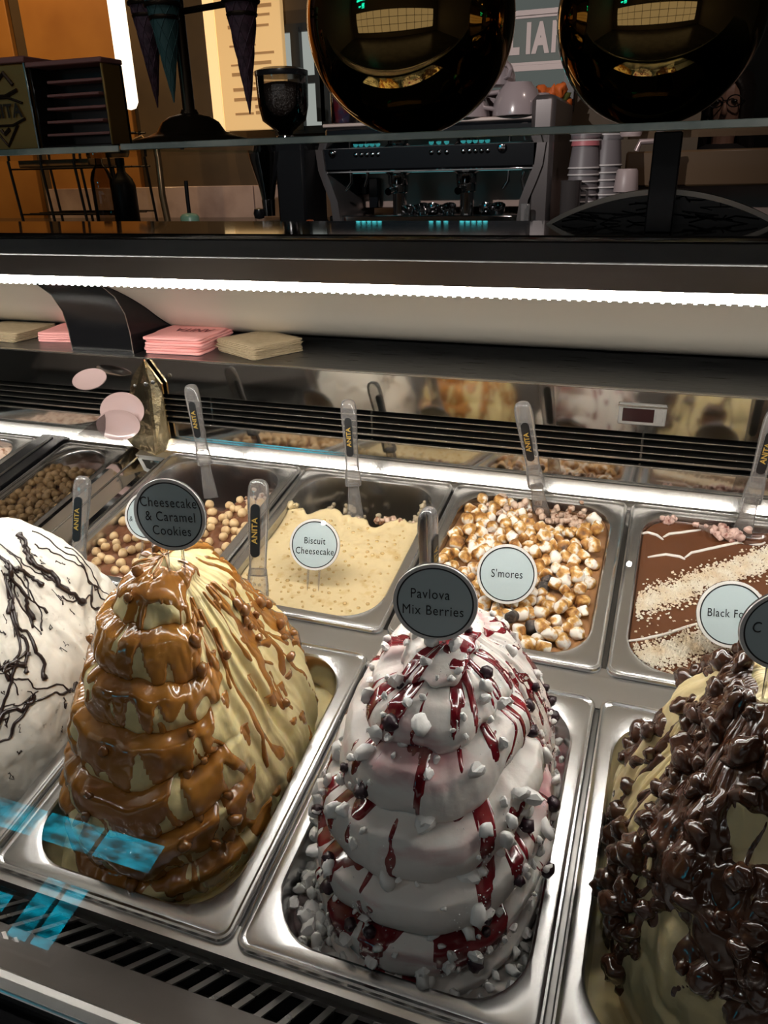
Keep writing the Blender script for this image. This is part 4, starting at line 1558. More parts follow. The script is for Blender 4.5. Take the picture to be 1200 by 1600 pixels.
def spatula(base_px, top_px, w, label, yaw=0.0, sc=1.0, v=None):
    pb = on_deck(base_px[0], base_px[1], w) if v is None else on_v(base_px[0], base_px[1], v)
    B = pan_to_world(*pb)
    d = ray(*top_px)
    L = SP_L * sc
    # the point on the sight line of the top that is one spatula length from the base, the upright solution
    oc = CAM - B
    a_, b_, c_ = d @ d, 2 * d @ oc, oc @ oc - L * L
    disc = b_ * b_ - 4 * a_ * c_
    if disc > 0:
        sols = [CAM + d * ((-b_ + s * math.sqrt(disc)) / (2 * a_)) for s in (-1, 1)]
        T_ = max(sols, key=lambda q: q[2] - .6 * abs(q[1] - B[1]))
    else:
        T_ = CAM + d * (-b_ / (2 * a_))
    z = Vector(T_ - B).normalized()
    x = Vector((1, 0, 0))
    x = (x - z * x.dot(z)).normalized()
    y = z.cross(x)
    rot = Matrix((x, y, z)).transposed().to_4x4() @ Matrix.Rotation(math.radians(yaw), 4, 'Z')
    t = thing('spatula', label, 'spatula', B, (0, 0, 0), 'clear plastic spatulas')
    t.matrix_world = Matrix.Translation(Vector(B)) @ rot @ Matrix.Scale(sc, 4)
    for nm, src in (('handle', sp_handle), ('sleeve', sp_sleeve), ('blade', sp_blade)):
        ob(nm, src.data, t)
    ob('rivet', sp_holes.data, t)
    lp = ob('label_plate', sp_label.data, t)
    lp['label'] = 'black oval plate with gold lettering'
    ob('lettering', sp_text_me, lp)
    return t


spatula((330, 778), (297, 598), -.035, 'clear spatula with black plate standing in the hazelnut chocolate pan', 8)
spatula((556, 815), (543, 614), -.04, 'clear spatula with black plate standing in the half-empty biscuit pan', 6)
spatula((848, 812), (815, 628), -.02, 'clear spatula with black plate dug into the marshmallow pan', 4)
spatula((1158, 838), (1215, 640), -.014, 'clear spatula leaning right in the dark glazed pan', -4)
spatula((118, 965), (130, 733), -.01, 'clear spatula between the white mound and the hazelnut pan', 5, 1.0, -.055)
spatula((402, 1010), (404, 730), -.01, 'clear spatula standing behind the caramel mound', 3, 1.08, -.05)
spatula((672, 1010), (668, 797), -.01, 'clear spatula half hidden behind the front berry sign', 78, 1.0, -.06)


# ------------------------------------------------------------------ round flavour signs
def flavour_sign(px, r_px, v, lines, label, lean=12, size=.15, yaw=10.0, legs=.03, tint=None):
    c = on_v(px[0], px[1], v)
    Cw = pan_to_world(*c)
    dist = RW[2] @ (Cw - CAM)
    r = r_px * dist / FPX
    t = thing('flavour_sign', label, 'sign', Cw, (math.radians(-lean), 0, math.radians(yaw)), 'round flavour signs')
    MB().lathe([(r * .97, -.0012), (r, -.0006), (r, .0006), (r * .97, .0012)], 56, Matrix.Rotation(math.radians(90), 4, 'X')).build('plate', 'acrylic', t, angle=50)
    ring = MB()
    n = 64
    rings = []
    for rr, yy in ((r * .90, -.0013), (r * .905, -.0022), (r * .985, -.0022), (r * .995, -.0013)):
        rings.append([(rr * math.cos(2 * math.pi * k / n), yy, rr * math.sin(2 * math.pi * k / n)) for k in range(n)])
    ring.loft(rings, False, False)
    ring.build('rim', 'sign_rim', t, angle=50)
    fr = r * .915
    face = MB().lathe([(fr, -.0011), (fr, .0016)], 56, Matrix.Rotation(math.radians(90), 4, 'X')).build('card', 'sign_face', t, angle=50)
    rg = MB()
    rings = []
    for rr, yy in ((r * .865, -.0019), (r * .905, -.0019)):
        rings.append([(rr * math.cos(2 * math.pi * k / n), yy, rr * math.sin(2 * math.pi * k / n)) for k in range(n)])
    rg.loft(rings, False, False)
    rg.build('black_border', 'ink', face, smooth=False)
    for (txt, x, z, s) in lines:
        put_text('lettering', txt, s * r, 'ink', face, lambda a, b_: (a + x * r, -.0021, b_ + z * r), xs=.78, space=1.1)
    for s_ in (-1, 1):
        MB().loft([oval(.0016, .0008, -r * .9, 8, 2, 0), oval(.0012, .0007, -r * .9 - legs * .7, 8, 2, 0), oval(.0004, .0004, -r * .9 - legs, 8, 2, 0)],
                  mat=Matrix.Translation((s_ * r * .22, .0005, 0))).build('prong', 'plastic', t)
    return t


flavour_sign((266, 804), 60, -.172, [('Cheesecake', 0, .34, .38), ('& Caramel', .02, -.05, .38), ('Cookies', .02, -.44, .38)],
             'dark grey round sign reading Cheesecake & Caramel Cookies on the caramel mound', 4)
flavour_sign((680, 941), 67, -.178, [('Pavlova', -.12, .22, .36), ('Mix Berries', -.05, -.20, .36)],
             'dark grey round sign reading Pavlova Mix Berries on the white mound', 4)
flavour_sign((1228, 985), 70, -.178, [('C', -.63, .05, .38)], 'dark round sign cut by the right edge above the chocolate mound', 4)
flavour_sign((492, 851), 40.5, .095, [('Biscuit', 0, .14, .37), ('Cheesecake', .02, -.26, .37)], 'pale round sign reading Biscuit Cheesecake on beige gelato', 24)
flavour_sign((792, 897), 47, .098, [("S'mores", 0, .0, .38)], "pale round sign reading S'mores among the marshmallows", 24)
flavour_sign((1143, 960), 53, .075, [('Black Forest', .06, .02, .35)], 'pale blue round sign reading Black Forest on the dark glazed gelato', 24)
flavour_sign((232, 806), 39, .09, [('C', -.52, .18, .30), ('& H', -.58, -.16, .30)], 'pale round sign half hidden behind the Cheesecake & Caramel sign', 24)

# ------------------------------------------------------------------ napkins on the service shelf
def napkin(name, cx, cy, z, sx, sy, rz, mat, label, cat, group, seed, h=.0025, lift=.0):
    n = 14
    top, bot = [], []
    pr = perim(sx / 2, sy / 2, .006, 64)
    mb = MB()
    rings = []
    for (sc, zz) in ((.985, 0), (1.0, h * .3), (1.0, h * .75), (.985, h), (.6, h * 1.02), (.05, h * 1.02)):
        xy = pr * sc
        wob = .0012 * vnoise(xy[:, 0] * 30 + seed, xy[:, 1] * 30, seed, 3) * (1 if sc > .9 else .3)
        zz_ = zz + lift * (np.abs(xy[:, 0]) / sx * 2) ** 2 * .0 + np.clip(wob, 0, 1)
        rings.append([(x * (1 + .02 * vnoise(y * 40, seed, 0, 2)), y, z_) for x, y, z_ in zip(xy[:, 0], xy[:, 1], zz_)])
    mb.loft(rings)
    o = mb.build(name, mat, None, angle=50, loc=(cx, cy, z), rot=(0, 0, rz))
    return tag(o, label, cat, group)


z = SHELF_Z + .0004
px_l, px_f, px_r = on_z(222, 549, SHELF_Z), on_z(310, 557, SHELF_Z), on_z(367, 530, SHELF_Z)
pcx, pcy = (px_f[0] - .056), (px_f[1] + .064)
npink = 6
for k in range(npink):
    last = k == npink - 1
    h = .0042
    o = napkin('napkin', pcx + rng.normal(0, .002), pcy + rng.normal(0, .002), z, .112, .126, rng.normal(.06, .03), 'pink',
               'topmost pink napkin printed with dark lettering on the service shelf' if last else '%s pink napkin from the bottom of the stack beside the black divider' % ('lowest', 'second', 'third', 'fourth', 'fifth')[k], 'napkin', 'pink napkins', k + 1, h)
    z += h + .0007
    if last:
        M['napkin_ink'] = pbr('dark red print', (.16, .03, .035), .6)
        put_text('lettering', 'ANITA', .024, 'napkin_ink', o, lambda a, b_: (-a + .012, -b_ * 1.5 + .004, h * 1.02 + .0016), offset=.0006)
z = SHELF_Z + .0004
kl, kf, kr = on_z(343, 549, SHELF_Z), on_z(405, 566, SHELF_Z), on_z(470, 547, SHELF_Z)
e1 = kf - kl
ang_k = math.atan2(e1[1], e1[0])
s1, s2 = np.linalg.norm(e1[:2]), np.linalg.norm((kr - kf)[:2])
kc = (kl + kr) / 2
for k in range(12):
    h = .0014
    last = k == 11
    napkin('napkin', kc[0] + rng.normal(0, .0012), kc[1] + rng.normal(0, .0012), z, .118, .104, ang_k + rng.normal(0, .02), 'kraft',
           'topmost brown kraft napkin of its stack on the service shelf' if last else 'brown kraft napkin in the stack right of the pink ones', 'napkin', 'kraft napkins', k + 30, h)
    z += h + .0004
# neighbour's napkins, seen behind the divider
z = SHELF_Z + .0004
for k in range(4):
    napkin('napkin', -.545, .49, z, .11, .11, .1 + k * .03, 'pink', 'pink napkin in the neighbouring case at far left', 'napkin', 'pink napkins beyond the divider', k + 60, .004)
    z += .0046
z = SHELF_Z + .0004
for k in range(7):
    napkin('napkin', -.69, .47, z, .13, .11, -.1 + k * .02, 'kraft', 'brown napkin in the neighbouring case at far left', 'napkin', 'kraft napkins beyond the divider', k + 70, .002)
    z += .0024

# ------------------------------------------------------------------ stand-ins for unidentified pink ovals, taken for reflections in the glass
def pink_oval(px, py, X, ru, rv_, label, yaw, tilt):
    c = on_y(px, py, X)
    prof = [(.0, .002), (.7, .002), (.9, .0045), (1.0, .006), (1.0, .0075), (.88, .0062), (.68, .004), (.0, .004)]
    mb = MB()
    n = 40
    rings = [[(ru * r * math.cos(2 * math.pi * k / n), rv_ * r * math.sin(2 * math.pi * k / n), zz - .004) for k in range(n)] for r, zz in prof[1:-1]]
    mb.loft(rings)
    o = mb.build('pink_oval_stand_in', 'pink_gloss', None, angle=50, loc=c, rot=(math.radians(tilt), 0, math.radians(yaw)))
    return tag(o, label, 'dish', 'pink oval stand-ins behind the side pane')


pink_oval(141, 594, .335, .034, .024, 'topmost pink oval reflection stand-in behind the smoked pane, lying nearly flat', 0, 35)
pink_oval(192, 642, .325, .041, .032, 'middle pink oval reflection stand-in standing behind the smoked pane', 10, 70)
pink_oval(186, 664, .31, .040, .026, 'lowest pink oval reflection stand-in, just above the dark strip behind the pane', 12, 74)

# ------------------------------------------------------------------ things on the glass shelf
# two gold mirror balls
def gold_ball(px, R, Y, label):
    c = on_y(px, 190, Y)
    t = thing('gold_ball', label, 'ball', (c[0], Y, SHELF_TOP), (0, 0, 0), 'gold mirror balls')
    bm = bmesh.new()
    bmesh.ops.create_uvsphere(bm, u_segments=96, v_segments=64, radius=R)
    co = np.array([v.co[:] for v in bm.verts]); co[:, 2] += R * .998
    fs = [[v.index for v in f.verts] for f in bm.faces]
    bm.free()
    ob('shell', mesh_from('shell', co, fs, 'gold', True, 180), t)
    MB().lathe([(R * .16, .0002), (R * .17, .0012), (R * .14, .003)], 32).build('foot_ring', 'gold', t)
    return t


gold_ball(643, .0945, .05, 'larger gold mirror ball left of the lettered wall sign')
gold_ball(1014, .0835, .05, 'smaller gold mirror ball above the black post')

# cone stand with three paper-wrapped cones
M['bronze'] = pbr('dark bronze', (.055, .038, .025), .32, .8)
M['purple_cone'] = pbr('purple wafer', (.11, .055, .08), .6, vary=(160, (.06, .03, .045), .45, .6))
M['teal_cone'] = pbr('teal paper', (.05, .12, .12), .6)
sb = on_y(300, 214, .06)
sx = sb[0]
st = thing('cone_stand', 'dark bronze cone stand with ringed arms on the glass shelf', 'stand', (sx, .06, SHELF_TOP))
MB().lathe([(.062, 0), (.063, .002), (.060, .0055), (.046, .009), (.036, .013), (.030, .022), (.022, .027), (.010, .030), (.008, .034)], 40).build('base', 'bronze', st)
MB().tube([(0, 0, .03), (0, 0, .46)], .0065, 16).build('pole', 'bronze', st)


def cone_ring(px, py, Y, R):
    c = on_y(px, py, Y)
    lc = c - np.array([sx, .06, SHELF_TOP])
    mb = MB()
    n = 36
    for dz_ in (0, -.011):
        rr = R + (0 if dz_ == 0 else -.0035)
        mb.tube([(lc[0] + rr * math.cos(2 * math.pi * k / n), lc[1] + rr * math.sin(2 * math.pi * k / n), lc[2] + dz_) for k in range(n + 1)], .0022, 8)
    o = mb.build('ring', 'bronze', st)
    dirv = np.array([lc[0], lc[1]])
    k = 1 - R / max(np.linalg.norm(dirv), 1e-6)
    MB().tube([(0, 0, lc[2]), (lc[0] * k, lc[1] * k, lc[2])], .003, 8).build('arm', 'bronze', st)
    return c


def wafer_cone(c, R, L, mat, label):
    t = thing('ice_cream_cone', label, 'cone', (c[0], c[1], c[2] - L), (0, 0, 0), 'wrapped cones on the stand')
    mb = MB()
    mb.lathe([(.0006, 0), (R * .55, L * .55), (R, L), (R * 1.15, L * 1.18), (R * 1.12, L * 1.18), (R * .9, L * .9), (.002, L * .1)], 36)
    mb.build('wrapper', mat, t, angle=60)
    lat = MB()
    for s_ in (-1, 1):
        for j in range(7):
            pts = []
            for k in range(26):
                f = k / 25
                a = s_ * f * 3.4 + j * 2 * math.pi / 7
                zz = L * (.12 + .95 * f)
                rr = R * (zz / L) * 1.0 + .0003
                pts.append((rr * math.cos(a), rr * math.sin(a), zz))
            lat.tube(pts, .0006, 5)
    lat.build('lattice', mat, t)
    return t


wafer_cone(cone_ring(376, 2, .04, .0165), .0155, .096, 'purple_cone', 'purple lattice cone hanging in the ring right of the stand pole')
wafer_cone(cone_ring(226, 6, .09, .0165), .0155, .098, 'purple_cone', 'purple lattice cone at the left of the stand, touching the teal one')
wafer_cone(cone_ring(254, 8, .035, .0165), .0155, .085, 'teal_cone', 'plain teal cone left of the stand pole')

# dark gold box with raised crest and the slatted dark box beside it
M['box_gold'] = pbr('dark gold foil', (.34, .19, .05), .35, .4, bump=(6, .2, .01))
M['box_dark'] = pbr('dark glossy card', (.010, .008, .007), .16)
M['box_pink'] = pbr('dusky pink card', (.34, .14, .12), .5)
M['crest'] = pbr('dark embossed print', (.05, .03, .02), .3, .5)
bl, br_ = on_y(-90, 222, .02), on_y(60, 222, .02)
bh = on_y(30, 98, .02)[2] - SHELF_TOP
t = thing('crest_box', 'dark gold box with embossed crest at the left end of the glass shelf', 'box', (bl[0], .02, SHELF_TOP))
wbx = br_[0] - bl[0]
MB().box(0, wbx, 0, .10, 0, bh, .002).build('body', 'box_gold', t)
MB().box(-.002, wbx + .002, -.002, .102, bh, bh + .006, .001).build('lid', 'box_pink', t)
MB().box(wbx - .001, wbx + .0015, -.0015, .0015, 0, bh, .0004).build('bright_edge', 'slat', t)
cxb = wbx * .70
cres = MB()
for pts, r in (([(-.022, .075), (-.012, .088), (0, .080), (.012, .090), (.022, .076)], .0022), ([(-.026, .070), (-.010, .064), (.01, .064), (.026, .070)], .002),
               ([(-.03, .055), (-.012, .062), (.012, .062), (.03, .055)], .0015), ([(-.030, .037), (-.012, .030), (.012, .030), (.03, .037)], .0015),
               ([(-.018, .030), (0, .006), (.018, .030)], .0016), ([(-.006, .025), (-.002, .020), (.006, .026)], .002)):
    cres.tube([(cxb + x, -.0008, y * bh / .1) for x, y in pts], r, 6)
cr_o = cres.build('crest', 'crest', t)
put_text('lettering', 'ANITA', .019, 'crest', cr_o, lambda a, b_: (cxb + a, -.0022, b_ + .046 * bh / .1), offset=.0004)

sl0, sr0 = on_y(64, 219, .02), on_y(188, 214, .02)
hb = on_y(120, 100, .02)[2] - SHELF_TOP
wsl = sr0[0] - sl0[0] - .010
t = thing('slotted_box', 'dark open-fronted box with thin pink-edged shelves on the glass shelf', 'box', (sl0[0], .02, SHELF_TOP))
MB().box(0, wsl, .028, .034, 0, hb, .001).build('back_panel', 'box_dark', t)
MB().box(0, .003, 0, .03, 0, hb, .001).build('side_panel', 'box_dark', t)
MB().box(wsl - .003, wsl, 0, .03, 0, hb, .001).build('side_panel', 'box_gold', t)
MB().box(0, wsl, 0, .03, 0, .004, .001).build('bottom_panel', 'box_dark', t)
MB().box(-.002, wsl + .001, -.002, .034, hb, hb + .005, .001).build('top_panel', 'box_pink', t)
for k in range(5):
    zz = hb * (.16 + .16 * k)
    MB().box(.006 + .003 * k, wsl - .006 - .006 * (k % 2), .004, .029, zz, zz + .0028, .0006).build('tray', 'box_pink', t)

# ------------------------------------------------------------------ arched black lid on the canopy top
o0, o1 = on_y(856, 348, .07), on_y(1215, 350, .07)
wA = o1[0] - o0[0]
hA = on_y(1035, 296, .07)[2] - CT1
t = thing('arched_lid', 'low arched glossy black lid with pale rim behind the black post', 'lid', (o0[0], .06, CT1))
n = 40
arc = [(wA * k / n, hA * math.sin(math.pi * k / n) ** .8) for k in range(n + 1)]
MB().prism([(x, z * .955) for x, z in arc], .004, .022, 'y').build('panel', 'black_gloss', t)
M['pale_rim'] = pbr('pale brass rim', (.34, .30, .26), .35, .7)
rim = MB()
rings = []
for (x, z) in arc:
    rings.append([(x, 0, z + .0005), (x, .026, z + .0005), (x, .026, max(z - .004, .0)), (x, 0, max(z - .004, .0))])
rim.loft(rings)
rim.build('rim', 'pale_rim', t, angle=60)
orn = MB()
for k in range(26):
    x = wA * (.12 + .76 * random.random())
    zz = hA * .75 * random.random() * math.sin(math.pi * x / wA)
    orn.tube([(x, .003, zz), (x + random.uniform(-.02, .02), .003, zz + random.uniform(-.003, .006)), (x + random.uniform(.01, .04), .003, zz + random.uniform(-.004, .004))], .0007, 5)
orn.build('engraving', 'black', t)

# ------------------------------------------------------------------ back counter with its machines
BY = 2.2
BC_Z = on_y(600, 352, BY)[2]
bc = thing('back_counter', 'dark back counter under the coffee machine and marble splashback', 'counter', (0, 2.4, FLOOR_Z))
MB().box(-3.6, 3.0, -.28, .30, BC_Z - FLOOR_Z - .04, BC_Z - FLOOR_Z, .004).build('worktop', 'counter', bc)
for k in range(6):
    MB().box(-3.6 + k * 1.1, -3.6 + k * 1.1 + 1.09, -.25, .30, .08, BC_Z - FLOOR_Z - .045, .004).build('cabinet_front', 'black', bc)
MB().box(-3.55, 2.95, -.2, .28, 0, .09).build('plinth', 'black_matt', bc)

M['chrome'] = pbr('chrome', (.55, .55, .56), .09, 1)
M['machine_black'] = pbr('black machine panel', (.006, .007, .009), .2, spec=.25)
M['machine_side'] = pbr('grey machine side', (.13, .115, .115), .3, .6)
M['back_plate'] = pbr('rosy splash plate', (.38, .27, .235), .35, .2)
M['cyan_led'] = emis('cyan button light', (.10, .80, .85), 2.6)
M['cyan_soft'] = pbr('teal cloth', (.02, .35, .38), .6)
M['tray_pale'] = pbr('pale cup tray', (.55, .45, .41), .4)
M['mug'] = pbr('grey glazed mug', (.30, .25, .26), .22, coat=.4)


def bpt(x, y, Y=BY):
    return on_y(x, y, Y)


ml_, mr_ = bpt(502, 345), bpt(850, 345)
mz_top = bpt(680, 192)[2]
mz_mid1, mz_mid0 = bpt(680, 212)[2], bpt(680, 262)[2]
mz_bot = BC_Z
em = thing('espresso_machine', 'black and chrome two-group espresso machine on the back counter', 'coffee machine', (0, BY, BC_Z))


def ebox(x0, x1, y0, y1, z0, z1, name, mat, bev=.004, parent=em):
    return MB().box(x0, x1, y0 - BY, y1 - BY, z0 - BC_Z, z1 - BC_Z, bev).build(name, mat, parent)


W0, W1 = ml_[0], mr_[0]
ebox(W0 + .03, W1 - .03, BY, BY + .42, mz_mid0, mz_top, 'upper_body', 'machine_black', .012)
pn = ebox(W0 + .005, W1 - .03, BY - .02, BY + .02, mz_mid0 - .004, mz_mid1 + .004, 'control_panel', 'machine_black', .006)
ebox(W0 + .02, W1 - .03, BY - .022, BY + .03, mz_mid0 - .012, mz_mid0 - .004, 'panel_trim', 'chrome', .002)
ebox(W0 + .08, W1 - .07, BY + .24, BY + .42, mz_bot + .05, mz_mid0, 'splash_plate', 'back_plate', .003)
ebox(W0 + .04, W1 - .05, BY - .01, BY + .42, mz_bot, mz_bot + .035, 'drip_tray', 'chrome', .004)
ebox(W0 + .02, W1 - .02, BY + .01, BY + .41, mz_top, mz_top + .012, 'cup_tray', 'tray_pale', .003)
for s_, xx in ((1, W0), (-1, W1)):
    mb = MB()
    prof = [(xx + s_ * .0, mz_mid1), (xx + s_ * .012, mz_mid0), (xx + s_ * .03, mz_mid0 - .05), (xx + s_ * .055, mz_mid0 - .11), (xx + s_ * .065, mz_bot),
            (xx + s_ * .095, mz_bot), (xx + s_ * .085, mz_mid0 - .11), (xx + s_ * .055, mz_mid0 - .03), (xx + s_ * .04, mz_mid0), (xx + s_ * .03, mz_mid1)]
    mb.prism([(x, z - BC_Z) for x, z in prof], -.03, .35, 'y')
    mb.build('side_frame', 'machine_side', em)
ebox(W1 - .06, W1 + .02, BY - .02, BY + .42, mz_bot, mz_top + .07, 'side_cheek', 'machine_side', .015)
M['added_glint_strip'] = emis('added cyan glint light', (.25, .80, .85), .4)
ebox(W0 + .10, W1 - .10, BY + .06, BY + .075, mz_mid0 - .014, mz_mid0 - .002, 'added_glint_strip', 'added_glint_strip', .001)  # added glowing strip that gives the chrome its cyan glints
# buttons
for (x0, y0, nb, st_) in ((556, 226, 5, 8.6), (674, 222, 3, 12), (724, 220, 5, 9.5)):
    for row, (dy, mt, rr) in enumerate(((0, 'cyan_led', .0092), (16, 'chrome', .0085))):
        for k in range(nb):
            c = bpt(x0 + k * st_, y0 + dy - k * .25, BY - .02)
            MB().lathe([(rr, -.002), (rr, .004), (rr * .6, .006)], 12, Matrix.Translation((c[0], -.02, c[2] - BC_Z)) @ Matrix.Rotation(math.radians(90), 4, 'X')).build('button', mt, pn)
c = bpt(785, 231, BY - .02)
MB().lathe([(.016, -.002), (.016, .006), (.011, .012), (.004, .013)], 24, Matrix.Translation((c[0], -.02, c[2] - BC_Z)) @ Matrix.Rotation(math.radians(90), 4, 'X')).build('knob', 'chrome', pn)
c = bpt(520, 240, BY - .02)
MB().lathe([(.013, -.002), (.013, .012), (.008, .016)], 20, Matrix.Translation((c[0], -.02, c[2] - BC_Z)) @ Matrix.Rotation(math.radians(90), 4, 'X')).build('knob', 'chrome', pn)
# groups
for px in (620, 727):
    c = bpt(px, 270, BY + .03)
    x0 = c[0]
    zt = mz_mid0 - .01 - BC_Z
    g = MB().lathe([(.036, zt - .045), (.038, zt - .042), (.038, zt - .012), (.05, zt - .004), (.05, zt)], 32, Matrix.Translation((x0, .05, 0))).build('group_head', 'chrome', em)
    MB().lathe([(.030, zt - .075), (.035, zt - .07), (.035, zt - .047), (.033, zt - .045)], 28, Matrix.Translation((x0, .05, 0))).build('portafilter', 'chrome', g)
    MB().tube([(x0, .02, zt - .06), (x0, -.03, zt - .062), (x0, -.07, zt - .066)], [.010, .012, .013], 14).build('portafilter_handle', 'chrome', g)
    MB().tube([(x0, .06, zt - .07), (x0, .06, .03)], .026, 20).build('spout_column', 'chrome', g)
for pts in ([(548, 262), (549, 285), (540, 298)], [(575, 262), (574, 278), (570, 292)], [(795, 266), (794, 282), (786, 295)], [(820, 268), (816, 280), (820, 305), (812, 340)]):
    P3 = []
    for q in pts:
        w_ = bpt(q[0], q[1], BY - .01)
        P3.append((w_[0], -.01, w_[2] - BC_Z))
    MB().tube(P3, .006, 10).build('steam_wand', 'chrome', em)
for (x0, y0, x1, y1) in ((550, 278, 572, 304), (577, 278, 590, 325)):
    a, b_ = bpt(x0, y1, BY + .2), bpt(x1, y0, BY + .2)
    ebox(a[0], b_[0], BY + .2, BY + .23, a[2], b_[2], 'dial_box', 'machine_black', .003)
for k, (px, py) in enumerate(((640, 322), (660, 326), (676, 320), (692, 326), (702, 320), (760, 322), (772, 318), (778, 328))):
    c = bpt(px, py, BY + .05)
    MB().lathe([(.018, 0), (.026, .01), (.03, .03), (.028, .032), (.024, .012), (.002, .004)], 18,
               Matrix.Translation((c[0], .05, .036)) @ Matrix.Rotation(.5 * math.sin(k * 2.1), 4, 'X')).build('filter_basket', 'chrome', em)
a = bpt(560, 341, BY - .03); b_ = bpt(610, 336, BY - .03)
cl = MB().box(a[0], b_[0], BY - .05, BY + .03, BC_Z + .001, BC_Z + .014, .005).build('cleaning_cloth', 'cyan_soft')
tag(cl, 'folded teal cloth on the counter in front of the espresso machine', 'cloth')
a = bpt(813, 340, BY - .06); b_ = bpt(829, 318, BY - .06)
c_o = MB().box(a[0], b_[0], BY - .075, BY - .06, BC_Z, b_[2], .004).build('card_holder', 'acrylic')
tag(c_o, 'small clear card holder by the right foot of the coffee machine', 'holder')

# mugs upside down on the machine's cup tray
def mug(px, py, Y, sc, label, tilt=(0, 0, 0), z=None):
    c = on_y(px, py, Y)
    t = thing('mug', label, 'mug', (c[0], Y, c[2] if z is None else z), tilt, 'grey mugs on the coffee machine')
    MB().lathe([(.043, 0), (.045, .001), (.045, .006), (.043, .03), (.035, .058), (.026, .070), (.024, .075), (.021, .075), (.020, .070), (.004, .069)], 32).build('bowl', 'mug', t)
    MB().tube([(.042, 0, .018), (.062, 0, .022), (.068, 0, .038), (.058, 0, .052), (.034, 0, .056)], .0055, 10).build('ear', 'mug', t)
    t.scale = (sc, sc, sc * .72)
    return t


mt = mz_top + .0125
for (px, Y, sc, rz, lb) in ((730, BY + .06, 1.75, 2.6, 'large grey mug upside down left of the others on the machine'),
                            (775, BY + .24, 1.75, 1.2, 'grey mug behind the front pair on the coffee machine'),
                            (808, BY + .06, 1.9, 3.4, 'largest grey mug upside down at the right of the tray'),
                            (692, BY + .2, 1.6, .6, 'grey mug at the left, half hidden by the gold ball'),
                            (842, BY + .27, 1.5, 4.2, 'grey mug at the rear right of the machine top')):
    mug(px, 175, Y, sc, lb, (0, 0, rz), mt)
mug(775, 150, BY + .10, 1.5, 'grey mug stacked on top of the other mugs', (0, 0, 5.4), mt + .098)

# coffee grinder
gx0 = bpt(455, 345, BY - .05)
gr = thing('coffee_grinder', 'black coffee grinder with a clear hopper full of dark beans', 'grinder', (gx0[0], BY - .05, BC_Z))
GS = 1 / (FPX / (RW[2] @ (gx0 - CAM)))         # metres for one pixel there
zt = lambda y: bpt(455, y, BY - .05)[2] - BC_Z
M['hopper'] = thin_glass('hopper glass', (.70, .68, .66), 1.0)
M['beans'] = pbr('coffee beans', (.012, .008, .007), .3, bump=(150, .8, .006))
R_ = 38 * GS
hop = [(R_ * .28, zt(212)), (R_ * .34, zt(205)), (R_ * .85, zt(188)), (R_ * .97, zt(165)), (R_, zt(130)), (R_, zt(116))]
MB().lathe(hop, 40, cap=False).build('hopper', 'hopper', gr, angle=60)
be = [(R_ * .27, zt(211)), (R_ * .33, zt(204)), (R_ * .83, zt(187)), (R_ * .95, zt(165)), (R_ * .975, zt(140)), (R_ * .8, zt(131)), (R_ * .4, zt(127)), (.001, zt(126))]
MB().lathe(be, 40).build('beans', 'beans', gr, angle=60)
MB().lathe([(R_ * 1.0, zt(119)), (R_ * 1.02, zt(117)), (R_ * 1.02, zt(110)), (R_ * .7, zt(105)), (R_ * .15, zt(103))], 40).build('lid', 'black_gloss', gr)
MB().lathe([(R_ * .36, zt(250)), (R_ * .4, zt(230)), (R_ * .34, zt(212))], 30).build('collar', 'chrome', gr)
xb0, xb1 = 5 * GS, 44 * GS
MB().box(xb0 - .02, xb1, -.09, .11, 0, zt(222), .01).build('motor_body', 'black', gr)
MB().lathe([(R_ * .25, zt(310)), (R_ * .34, zt(290)), (R_ * .62, zt(250)), (R_ * .72, zt(228)), (R_ * .72, zt(222))], 32, Matrix.Translation((-20 * GS, -.08, 0))).build('dosing_chamber', 'chrome', gr, angle=60)
MB().lathe([(R_ * .24, zt(335)), (R_ * .27, zt(310))], 24, Matrix.Translation((-20 * GS, -.08, 0))).build('chute', 'chrome', gr)
MB().box(-50 * GS, xb1, -.12, .12, 0, .018, .006).build('base', 'black', gr)
c = bpt(411, 333, BY - .12)
MB().lathe([(.001, -.02), (.018, -.016), (.022, 0), (.018, .016), (.001, .02)], 18, Matrix.Translation((c[0] - gx0[0], -.10, c[2] - BC_Z))).build('tamper_knob', 'black_gloss', gr)
M['wood_red'] = pbr('reddish wood', (.20, .05, .018), .35, coat=.3)
c = bpt(491, 335, BY - .12)
k_ = MB().lathe([(.012, 0), (.018, .006), (.019, .02), (.012, .03), (.002, .032)], 18).build('wooden_knob', 'wood_red', None, loc=(c[0], BY - .16, BC_Z))
tag(k_, 'small reddish wooden tamper beside the coffee grinder', 'tamper')

# stacks of cups: each cup a thing
M['cup_grey'] = pbr('grey paper cup', (.15, .135, .145), .45)
M['cup_rim'] = pbr('white cup rim', (.55, .52, .52), .4)
M['cup_pink'] = pbr('pink cup', (.46, .14, .16), .45)


ORD = ['topmost', 'second', 'third', 'fourth', 'fifth', 'sixth', 'seventh', 'eighth', 'ninth']


